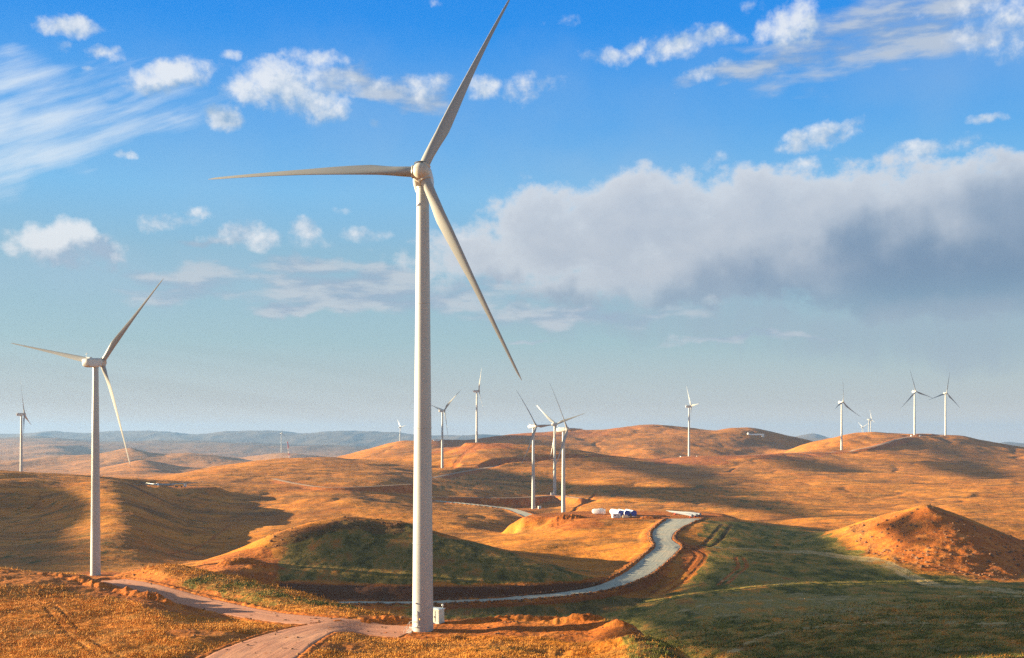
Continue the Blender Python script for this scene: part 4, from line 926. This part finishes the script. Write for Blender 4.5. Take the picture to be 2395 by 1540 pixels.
# nearest turbine: entrance door, stair and lamp
def entrance():
    base = T1.matrix_world.translation if False else Vector(T1.location)
    ang = math.radians(-90 - 37)                       # outward normal, toward the camera and left
    n = Vector((math.cos(ang), math.sin(ang), 0)); tdir = Vector((-n.y, n.x, 0))
    tw = [c for c in C.objects if c.parent == T1 and c.name.startswith('tower')][0]
    R = Matrix((tdir, n, Vector((0, 0, 1)))).transposed().to_4x4()     # X across, Y out, Z up
    def place(name, bm, mat, par=tw, sm=None): return obj(name, bm, mat, par, R, sm)
    r0 = 1.97
    def oval(bm, w, h, zc, y0, y1, n_=28):
        top = []; bot = []
        for i in range(n_):
            a = 2 * math.pi * i / n_; c, s = math.cos(a), math.sin(a)
            x = w * abs(c) ** .75 * (1 if c >= 0 else -1); z = zc + h * abs(s) ** .85 * (1 if s >= 0 else -1)
            rr = math.sqrt(max(r0 * r0 - x * x, 0)) - r0
            top.append(bm.verts.new((x, y1 + rr, z))); bot.append(bm.verts.new((x, y0 + rr, z)))
        bm.faces.new(top)
        for i in range(n_): bm.faces.new((bot[i], bot[(i + 1) % n_], top[(i + 1) % n_], top[i]))
        bmesh.ops.recalc_face_normals(bm, faces=bm.faces)
    bm = bmesh.new(); oval(bm, .62, 1.45, 2.75, r0 - .1, r0 + .09); place('door_frame', bm, M['steel'])
    bm = bmesh.new(); oval(bm, .48, 1.25, 2.75, r0 + .02, r0 + .12); d = place('door', bm, M['door'])
    bm = bmesh.new()
    for z in (3.2, 3.35, 3.5): box(bm, (0, r0 + .135, z), (.42, .03, .05))
    place('door_louvre', bm, M['seal'])
    bm = bmesh.new()
    for z in (2.3, 2.15): box(bm, (0, r0 + .135, z), (.42, .03, .05))
    place('door_louvre', bm, M['seal'])
    bm = bmesh.new(); box(bm, (.85, r0 - .12, 2.7), (.22, .05, .28)); place('warning_sign', bm, M['yellow'])
    bm = bmesh.new(); box(bm, (0, r0 + .1, 5.6), (.28, .3, .22), bevel=.03); place('entrance_lamp', bm, M['steel'])
    # steel stair landing and steps descending to the left
    bm = bmesh.new(); box(bm, (0, r0 + .55, 1.25), (1.3, 1.0, .06)); 
    for i in range(6): box(bm, (-.0, r0 + 1.15 + i * .24, 1.07 - i * .2), (.95, .26, .04))
    for s in (-1, 1):
        tube(bm, (s * .5, r0 + 1.0, 1.22), (s * .5, r0 + 2.6, -.1), .05, n=8)
    place('stair_flight', bm, M['steel'])
    bm = bmesh.new()
    for s in (-1, 1):
        tube(bm, (s * .55, r0 + 1.0, 2.25), (s * .55, r0 + 2.6, .95), .035, n=8)
        for (y, z) in ((1.0, 1.25), (1.8, .58), (2.6, -.05)): tube(bm, (s * .55, r0 + y, z), (s * .55, r0 + y, z + 1.0), .03, n=8)
        tube(bm, (s * .62, r0 + .05, 2.25), (s * .55, r0 + 1.0, 2.25), .035, n=8); tube(bm, (s * .62, r0 + .05, 2.25), (s * .62, r0 + .05, 1.2), .03, n=8)
    place('stair_handrail', bm, M['steel'])
entrance()
bm = bmesh.new(); lathe(bm, [(3.6,-.6),(3.6,.05),(2.9,.10),(2.3,.14),(2.2,.10)], 48); bf_ = obj('foundation_ring', bm, paint('foundation_concrete', (.34,.30,.25), .9, .12, ((.30,.16,.08), .5), .8), T1, smooth=30)

# ------------------------------------------------------------------ cabinets at the turbine feet
def gz(u, d): 
    x = (u - UC) / F * d; return float(ground_z(x, d))
def at(u, d, dz=0): x = (u - UC) / F * d; return (x, d, float(ground_z(x, d)) + dz)
def near_cabinet():
    root = empty('transformer_cabinet', at(1019, 213.5), math.radians(-28))
    tag(root, 'pale green metal transformer cabinet with double door standing right behind the nearest tower', 'cabinet')
    bm = bmesh.new(); box(bm, (0, 0, 1.32), (2.7, 2.0, 2.5), bevel=.03)
    for i in range(9): box(bm, (-1.2 + i * .3, -1.005, 1.35), (.03, .03, 2.2))
    for i in range(6): box(bm, (1.355, -.8 + i * .32, 1.35), (.03, .03, 2.2))
    obj('housing', bm, M['cabinet'], root)
    bm = bmesh.new(); box(bm, (0, 0, .02), (2.8, 2.1, .5)); obj('concrete_plinth', bm, M['steel'], root)
    bm = bmesh.new(); box(bm, (0, 0, 2.66), (3.0, 2.35, .14), bevel=.04); box(bm, (0, 0, 2.77), (2.2, 1.7, .12), bevel=.04); obj('roof', bm, M['roofp'], root)
    for x in (-.62, .12):
        bm = bmesh.new(); box(bm, (x, -1.04, 1.35), (.66, .05, 2.15), bevel=.012); d = obj('door', bm, M['cabinet'], root)
        bm = bmesh.new(); box(bm, (x + .22, -1.09, 1.25), (.05, .06, .35)); obj('handle', bm, M['seal'], d)
    bm = bmesh.new(); box(bm, (-.62, -1.075, 2.0), (.2, .02, .2)); obj('warning_sign', bm, M['red'], root)
    bm = bmesh.new(); tube(bm, (1.1, .8, 2.7), (1.1, .8, 3.2), .05, n=8); bmesh.ops.create_uvsphere(bm, u_segments=16, v_segments=10, radius=.24, matrix=Matrix.Translation((1.1, .8, 3.35))); obj('roof_vent', bm, M['roofp'], root, smooth=50)
near_cabinet()
def small_cabinet(u, d, label, s=1.0, rz=.2):
    root = empty('transformer_cabinet', at(u, d, -.1), rz); tag(root, label, 'cabinet', 'transformer cabinets at the turbine feet')
    bm = bmesh.new(); box(bm, (0, 0, 1.4 * s), (3.0 * s, 2.4 * s, 2.6 * s), bevel=.06); obj('housing', bm, M['white'], root)
    bm = bmesh.new(); box(bm, (0, 0, 2.78 * s), (3.3 * s, 2.7 * s, .18 * s), bevel=.04); obj('roof', bm, M['roofp'], root)
    bm = bmesh.new(); box(bm, (-.4 * s, -1.23 * s, 1.35 * s), (1.5 * s, .06, 2.1 * s)); obj('door', bm, M['door'], root)
small_cabinet(1593, 1846, 'white cabinet just left of the lone turbine on the ridge road')
small_cabinet(1631, 1856, 'white cabinet just right of the lone turbine on the ridge road')
small_cabinet(1304, 925, 'white cabinet at the foot of the nearest turbine of the cluster of three')
small_cabinet(1262, 1142, 'white cabinet right of the foot of the left turbine of the cluster')
small_cabinet(1291, 1320, 'tiny cabinet at the foot of the farthest turbine of the cluster of three')
small_cabinet(2132, 2158, 'cabinet left of the foot of the left skyline turbine on the right')
small_cabinet(2152, 2164, 'cabinet right of the foot of the left skyline turbine on the right')

# ------------------------------------------------------------------ parts waiting on the laydown plateau
def stored_nacelle():
    root = empty('stored_nacelle', at(1402, 782, -.05), math.radians(-8)); tag(root, 'white boxy turbine nacelle parked on the plateau left of the drums', 'nacelle')
    bm = bmesh.new(); box(bm, (0, 0, 2.35), (8.6, 3.4, 3.3), bevel=.28); obj('shell', bm, M['white'], root, smooth=40)
    bm = bmesh.new(); lathe(bm, [(1.45,0),(1.4,.5),(1.0,.9),(.2,1.0)], 28, Matrix.Translation((-4.3,0,2.3)) @ Matrix.Rotation(-math.pi/2,4,'Y')); obj('rotor_flange', bm, M['white'], root, smooth=50)
    bm = bmesh.new(); box(bm, (1.0,0,4.15), (3.0,2.2,.4), bevel=.1); obj('roof_cooler', bm, M['white'], root)
    bm = bmesh.new()
    for x in (-2.6, 2.6): box(bm, (x,0,.35), (.5,3.2,.7))
    obj('transport_frame', bm, M['lightblue'], root)
stored_nacelle()
def tower_section(u, d, rz, label):
    root = empty('tower_section', at(u, d, 0), rz); tag(root, label, 'tower section', 'white tower sections with blue end covers')
    R = Matrix.Translation((0,0,2.35)) @ Matrix.Rotation(math.pi/2, 4, 'X')
    bm = bmesh.new(); lathe(bm, [(1.98,-0.0),(1.95,-18)][::-1], 40, R); obj('steel_tube', bm, M['white'], root, smooth=40)
    bm = bmesh.new(); lathe(bm, [(2.03,-.4),(2.03,.12),(1.9,.2),(.3,.26)], 40, R); obj('blue_cover', bm, M['blue'], root, smooth=40)
    bm = bmesh.new()
    for y in (-1.5, 8, 16): box(bm, (0,y*1.0,.3), (3.4,.5,.6))
    obj('cradle', bm, M['steel'], root)
tower_section(1452, 762, math.radians(14), 'leftmost of the three white tower sections lying on the plateau')
tower_section(1467, 760, math.radians(12), 'middle one of the three white tower sections lying on the plateau')
tower_section(1483, 760, math.radians(10), 'rightmost of the three white tower sections lying on the plateau')
def site_box():
    root = empty('site_container', at(1441, 750, 0), math.radians(15)); tag(root, 'small white site container in front of the leftmost tower section', 'container')
    bm = bmesh.new(); box(bm, (0,0,1.5), (5.6,2.4,2.8), bevel=.06)
    for i in range(12): box(bm, (-2.5+i*.45,-1.22,1.5), (.12,.05,2.4))
    obj('box_body', bm, M['white'], root)
    bm = bmesh.new(); box(bm, (1.2,-1.26,1.35), (.95,.06,2.0)); obj('door', bm, M['door'], root)
    bm = bmesh.new(); box(bm, (-1.2,-1.26,1.8), (1.1,.06,.8)); obj('window', bm, M['glass'], root)
    root = empty('generator_box', at(1462, 748, 0), math.radians(10)); tag(root, 'pale cream generator box standing before the middle tower section', 'generator')
    bm = bmesh.new(); box(bm, (0,0,1.1), (3.6,1.6,1.8), bevel=.08); obj('casing', bm, paint('cream_paint', (.70,.62,.42), .5), root)
    bm = bmesh.new(); tube(bm, (1.2,0,2.0), (1.2,0,2.7), .09); obj('exhaust', bm, M['seal'], root)
    bm = bmesh.new(); box(bm, (0,0,.12), (3.8,1.8,.3)); obj('skid', bm, M['seal'], root)
site_box()
def covered_pile(u, d, L, W, H, rz, label, name='tarpaulin_pile', mat=None):
    bm = bmesh.new(); nx, ny = 22, 10; vs = []
    for j in range(ny + 1):
        for i in range(nx + 1):
            a = i / nx * 2 - 1; b = j / ny * 2 - 1; h = H * max(0, 1 - abs(a) ** 2.4) ** .6 * max(0, 1 - abs(b) ** 2) ** .6 * (.75 + .35 * math.sin(i * 1.3) * math.cos(j * .9))
            vs.append(bm.verts.new((a * L / 2, b * W / 2, h - .25)))
    for j in range(ny):
        for i in range(nx):
            k = j * (nx + 1) + i; bm.faces.new((vs[k], vs[k + 1], vs[k + nx + 2], vs[k + nx + 1]))
    r = bmesh.ops.extrude_face_region(bm, geom=bm.faces[:]); bmesh.ops.translate(bm, vec=(0, 0, -.5), verts=[v for v in r['geom'] if isinstance(v, bmesh.types.BMVert)])
    bmesh.ops.recalc_face_normals(bm, faces=bm.faces)
    o = obj(name, bm, mat or M['white'], smooth=180); o.location = at(u, d); o.rotation_euler = (0, 0, rz); tag(o, label, 'tarpaulin')
covered_pile(1510, 752, 10, 4, 1.3, .2, 'low white tarpaulin lying on the earth right of the tower sections')
def stacked_blades():
    def lying(u, d, rz, L, label, roll, dz):
        root = empty('blade_on_cradles', at(u, d, dz), rz); tag(root, label, 'turbine blade', 'white blades stored on the plateau edge')
        me = blade_mesh(L, 0.0, ns=26, n=18); me.name = 'blade_shell'
        link('blade_shell', me, parent=root, mw=Matrix.Translation((0, 0, 1.3)) @ Matrix.Rotation(roll, 4, 'X') @ Matrix.Rotation(math.pi / 2, 4, 'Y'))
        bm = bmesh.new(); box(bm, (3.0, 0, .5), (.8, 2.6, 1.0)); obj('root_cradle', bm, M['red'], root)
        bm = bmesh.new(); box(bm, (L * .7, 0, .5), (.6, 1.8, .9)); obj('tip_cradle', bm, M['red'], root)
    for (u, d, rz, lab, ro, dz) in ((1622, 750, math.radians(105), 'nearer white blade with an orange root cradle lying at the road head', 1.2, 0), (1633, 754, math.radians(110), 'second white blade lying beside the nearer one at the road head', .9, .1), (1641, 758, math.radians(116), 'rear white blade of the group lying at the road head', .5, .4)):
        lying(u, d, rz, 44, lab, ro, dz)
stacked_blades()
# assembled rotor lying flat on the far left stand, with a truck
def ground_rotor():
    root = empty('ground_rotor', at(368, 1062, .0), math.radians(10)); tag(root, 'assembled three bladed rotor lying flat on the grass right of the left hill crest', 'rotor')
    bm = bmesh.new(); lathe(bm, [(1.7,0),(1.8,.6),(1.8,2.0),(1.3,3.2),(.3,3.8)], 28); obj('hub', bm, M['white'], root, smooth=40)
    for k, a in enumerate((8, 128, 248)):
        me = blade_mesh(45, 1.0, pitch=60 if k else 20, ns=26, n=18)
        a = math.radians(a); z = Vector((math.cos(a), math.sin(a), .03)).normalized(); y = Vector((0, 0, 1)); x = y.cross(z).normalized(); y = z.cross(x)
        link('blade', me, parent=root, mw=Matrix.Translation((0, 0, 2.2)) @ Matrix((x, y, z)).transposed().to_4x4())
ground_rotor()
def truck():
    root = empty('flatbed_truck', at(424, 1056, 0), math.radians(8)); tag(root, 'flatbed truck with an orange body and pale cab beside the rotor lying on the grass', 'truck')
    bm = bmesh.new(); box(bm, (-2.2,0,1.25), (9,2.5,.35), bevel=.03); obj('flatbed', bm, M['seal'], root)
    bm = bmesh.new(); box(bm, (-2.6,0,2.2), (6.5,2.4,1.5), bevel=.1); obj('orange_body', bm, M['yellow'], root)
    bm = bmesh.new(); box(bm, (3.6,0,1.9), (2.3,2.5,2.6), bevel=.2); cb = obj('cab', bm, M['white'], root)
    bm = bmesh.new(); box(bm, (4.72,0,2.4), (.08,2.1,.9)); box(bm, (3.9,-1.26,2.4), (1.2,.04,.8)); obj('window', bm, M['glass'], cb)
    for x in (-5.2, -3.9, .2, 3.6):
        for s in (-1, 1):
            bm = bmesh.new(); tube(bm, (x, s*.95, .52), (x, s*1.3, .52), .52, n=20); obj('wheel', bm, M['rubber'], root)
truck()
def excavator():
    root = empty('excavator', at(1372, 1715, .3), math.radians(200)); tag(root, 'tiny orange excavator on the road below the dark ridge', 'excavator')
    bm = bmesh.new(); box(bm, (0,0,2.3), (4.2,3.0,1.7), bevel=.2); obj('body', bm, M['yellow'], root)
    bm = bmesh.new(); box(bm, (1.2,.8,3.6), (1.6,1.3,1.5), bevel=.1); obj('cab', bm, M['glass'], root)
    for s in (-1, 1):
        bm = bmesh.new(); box(bm, (0,s*1.2,.6), (4.6,.7,1.1), bevel=.35); obj('crawler_track', bm, M['rubber'], root)
    bm = bmesh.new(); tube(bm, (2,0,2.6), (5,0,5.6), .35, n=8); tube(bm, (5,0,5.6), (7.4,0,2.8), .28, n=8); obj('boom', bm, M['yellow'], root)
    bm = bmesh.new(); box(bm, (7.5,0,2.2), (1.0,1.2,1.1), bevel=.2); obj('bucket', bm, M['seal'], root)
excavator()
def ridge_store():
    # long white section with two end pieces lying on the far ridge
    root = empty('tower_section', at(1768, 2560, .0), math.radians(2)); tag(root, 'long white tower section lying on the far ridge below the skyline', 'tower section')
    bm = bmesh.new(); tube(bm, (-19,0,2.6), (19,0,2.6), 2.0, n=24); obj('steel_tube', bm, M['white'], root, smooth=40)
    bm = bmesh.new()
    for x in (-14,0,14): box(bm, (x,0,.4), (.8,4,.9))
    obj('cradle', bm, M['steel'], root)
    for u, lab in ((1750, 'white rotor hub parked left of the long section on the far ridge'), (1784, 'white rotor hub parked right of the long section on the far ridge')):
        r2 = empty('stored_hub', at(u, 2560, 0), 0); tag(r2, lab, 'rotor hub', 'white hubs on the far ridge')
        bm = bmesh.new(); lathe(bm, [(1.9,0),(2.2,1.0),(2.2,3.2),(1.5,4.4),(.3,4.9)], 24); obj('shell', bm, M['white'], r2, smooth=40)
        for a in (0, 120, 240):
            bm = bmesh.new(); c = math.cos(math.radians(a)); s = math.sin(math.radians(a)); tube(bm, (c*1.6,s*1.6,2.2), (c*2.8,s*2.8,2.2), 1.1, n=16); obj('blade_socket', bm, M['white'], r2)
    # small white house on the far crest
    r3 = empty('site_hut', at(1021, 2590, 0), .2); tag(r3, 'small white hut on the far crest just right of the nearest tower', 'hut')
    bm = bmesh.new(); box(bm, (0,0,2), (14,6,4.2)); obj('wall', bm, M['white'], r3)
    bm = bmesh.new(); box(bm, (0,0,4.3), (14.8,6.8,.4)); obj('roof', bm, M['roofp'], r3)
    bm = bmesh.new(); box(bm, (3,-3.03,1.4), (1.4,.06,2.6)); obj('door', bm, M['door'], r3)
ridge_store()
def crane():
    # red and white lattice boom of a crane behind the long slope
    d = 2650; b = Vector(at(679, d)); top = Vector(((672.5 - UC) / F * d, d, (VH - 1033) / F * d)); b.z -= .5
    root = empty('crane', b); tag(root, 'red and white lattice crane boom rising behind the long orange slope', 'crane')
    v = top - b; L = v.length; R = v.to_track_quat('Z', 'Y').to_matrix().to_4x4()
    secs = [(0,.42,'white'),(.42,.50,'red'),(.50,.72,'white'),(.72,.95,'red')]
    for (f0, f1, mt) in secs:
        bm = bmesh.new(); w = .9; z0, z1 = f0 * L, min(1, f1 + (.05 if f1 > .9 else 0)) * L
        for sx in (-1, 1):
            for sy in (-1, 1): tube(bm, (sx*w, sy*w, z0), (sx*w, sy*w, z1), .28, n=6)
        z = z0; k = 0
        while z < z1 - 2:
            s = 1 if k % 2 else -1
            tube(bm, (-s*w, -w, z), (s*w, -w, z + 2.4), .16, n=5); tube(bm, (-s*w, w, z), (s*w, w, z + 2.4), .16, n=5); z += 2.4; k += 1
        obj('boom_section', bm, M[mt], root, R)
    bm = bmesh.new(); box(bm, (0,0,1.2), (9,4,2.4), bevel=.2); obj('carrier', bm, M['yellow'], root)
crane()

# ------------------------------------------------------------------ loose stones and grass
def scatter_rocks():
    rng = np.random.default_rng(4)
    bm = bmesh.new(); bmesh.ops.create_icosphere(bm, subdivisions=1, radius=1); bv = np.array([v.co for v in bm.verts]); bf = np.array([[v.index for v in f.verts] for f in bm.faces]); bm.free()
    xs, ys, sc = [], [], []
    def area(dens, pick, smin, smax):
        y = rng.uniform(160, 560, dens); x = rng.uniform(-.5, .5, dens) * y; w = pick(x, y); k = rng.random(dens) < w
        xs.append(x[k]); ys.append(y[k]); sc.append(smin + (smax - smin) * rng.random(k.sum()) ** 2.5)
    area(45000, lambda x, y: ga(rock, x, y) * .35, .15, .95)
    area(40000, lambda x, y: (ga(soil, x, y) > .5) * .25, .08, .35)
    for p in ROADS[:1]:
        poly = p[1]; n = 2600; i = rng.integers(0, len(poly) - 1, n); f = rng.random(n)[:, None]; q = poly[i] * (1 - f) + poly[i + 1] * f
        dv = poly[i + 1, :2] - poly[i, :2]; dv /= np.linalg.norm(dv, axis=1)[:, None]; sd = rng.choice([-1, 1], n); off = (q[:, 3] / 2 + rng.uniform(.2, 2.4, n)) * sd
        xs.append(q[:, 0] - dv[:, 1] * off); ys.append(q[:, 1] + dv[:, 0] * off); sc.append(rng.uniform(.15, .5, n))
    x = np.concatenate(xs); y = np.concatenate(ys); s = np.concatenate(sc); z = ground_z(x, y); N = len(x)
    sh = rng.uniform(.6, 1.4, (N, 1, 3)) * s[:, None, None]; a = rng.uniform(0, 6.28, N); ca, sa = np.cos(a), np.sin(a)
    V = bv[None] * (1 + rng.uniform(-.25, .25, (N, len(bv), 1))) * sh
    X = V[..., 0] * ca[:, None] - V[..., 1] * sa[:, None]; Y = V[..., 0] * sa[:, None] + V[..., 1] * ca[:, None]
    V = np.stack([X + x[:, None], Y + y[:, None], V[..., 2] * .7 + z[:, None] + s[:, None] * .15], -1).reshape(-1, 3)
    Fc = (bf[None] + (np.arange(N) * len(bv))[:, None, None]).reshape(-1, 3)
    tag(link('loose_stones', mesh_np('loose_stones', V, Fc, M['rock'])), kind='stuff')
    return N
scatter_rocks()
def grass_mat():
    m, t, b = new_mat('grass_blades'); g = attr(t, 'green'); v = attr(t, 'shade')
    dry = t.mix(v, (.38, .15, .022), (.68, .32, .060)); gr = t.mix(v, (.075, .080, .014), (.24, .23, .055))
    t.l.new(t.mix(g, dry, gr), b.inputs['Base Color']); b.inputs['Roughness'].default_value = .8; b.inputs['Specular IOR Level'].default_value = .15
    return m
def scatter_grass(n=330000):
    rng = np.random.default_rng(9)
    y = 140 * (340 / 140) ** (rng.random(n) ** 1.25); x = rng.uniform(-.5, .5, n) * y
    so = ga(soil, x, y); pa = ga(pale, x, y); ve = ga(veg_shade, x, y)
    clump = fbm(x, y, 7, 3, 81); k = (so < .45) & (pa < .6) & (rng.random(n) < 1 - sstep(y, 250, 340)) & (rng.random(n) < .62 + clump * .5)
    for (nm, poly) in ROADS[:4]:
        dd, ex, _, _ = ddist(x, y, poly); k &= dd > ex[:, 1] / 2 + .3
    b1 = T1.location; k &= np.hypot(x - b1[0], y - b1[1]) > 4
    x = x[k]; y = y[k]; ve = ve[k]; cl = clump[k]; N = len(x); z = ground_z(x, y)
    B = 3; h = rng.uniform(.10, .32, (N, B)) * (1 + 1.2 * (rng.random((N, 1)) > .93)) * (1 + .8 * np.clip(cl, 0, 1))[:, None] * np.clip(y / 200, 1, 1.6)[:, None]
    a = rng.uniform(0, 6.28, (N, B)); w = rng.uniform(.03, .075, (N, B)) * np.clip(y / 200, .9, 1.8)[:, None]
    lx = rng.normal(.12, .12, (N, B)); ly = rng.normal(0, .12, (N, B)); ox = rng.normal(0, .18, (N, B)); oy = rng.normal(0, .18, (N, B))
    bx = x[:, None] + ox; by = y[:, None] + oy; bz = z[:, None] - .03
    p0 = np.stack([bx - np.cos(a) * w, by - np.sin(a) * w, bz + 0 * bx], -1); p1 = np.stack([bx + np.cos(a) * w, by + np.sin(a) * w, bz + 0 * bx], -1); p2 = np.stack([bx + lx, by + ly, bz + h], -1)
    V = np.stack([p0, p1, p2], 2).reshape(-1, 3); Fc = np.arange(len(V)).reshape(-1, 3)
    gn = (rng.random(N) < np.clip((ve - .15) * 1.3 + cl * 1.2 * (ve > .2), 0, 1)).astype(float); sh = np.clip(rng.normal(.5, .28, N), 0, 1) * np.where(ve > .2, .6, 1)
    me = mesh_np('dry_grass', V, Fc, grass_mat(), False, {'green': np.repeat(gn, 3 * B), 'shade': np.repeat(sh, 3 * B)})
    tag(link('dry_grass', me), kind='stuff')
scatter_grass()

# ------------------------------------------------------------------ haze over the far hills
def haze():
    bm = bmesh.new(); z0 = float(ZZ.min()) - 1.5; z1 = 142.0; x = 3.05 * 13700
    box(bm, (0, 6500, (z0 + z1) / 2), (2 * x, 14400, z1 - z0))
    m = bpy.data.materials.new('haze_air'); m.use_nodes = True; t = NT(m.node_tree); t.n.clear()
    v = t.node('ShaderNodeVolumePrincipled'); v.inputs['Color'].default_value = (.20, .38, .70, 1); v.inputs['Density'].default_value = HAZE; v.inputs['Anisotropy'].default_value = .2
    o = t.node('ShaderNodeOutputMaterial'); t.l.new(v.outputs[0], o.inputs['Volume'])
    tag(obj('haze', bm, m), kind='stuff')
HAZE = 6.0e-5
haze()
print('verts', NR * NC)
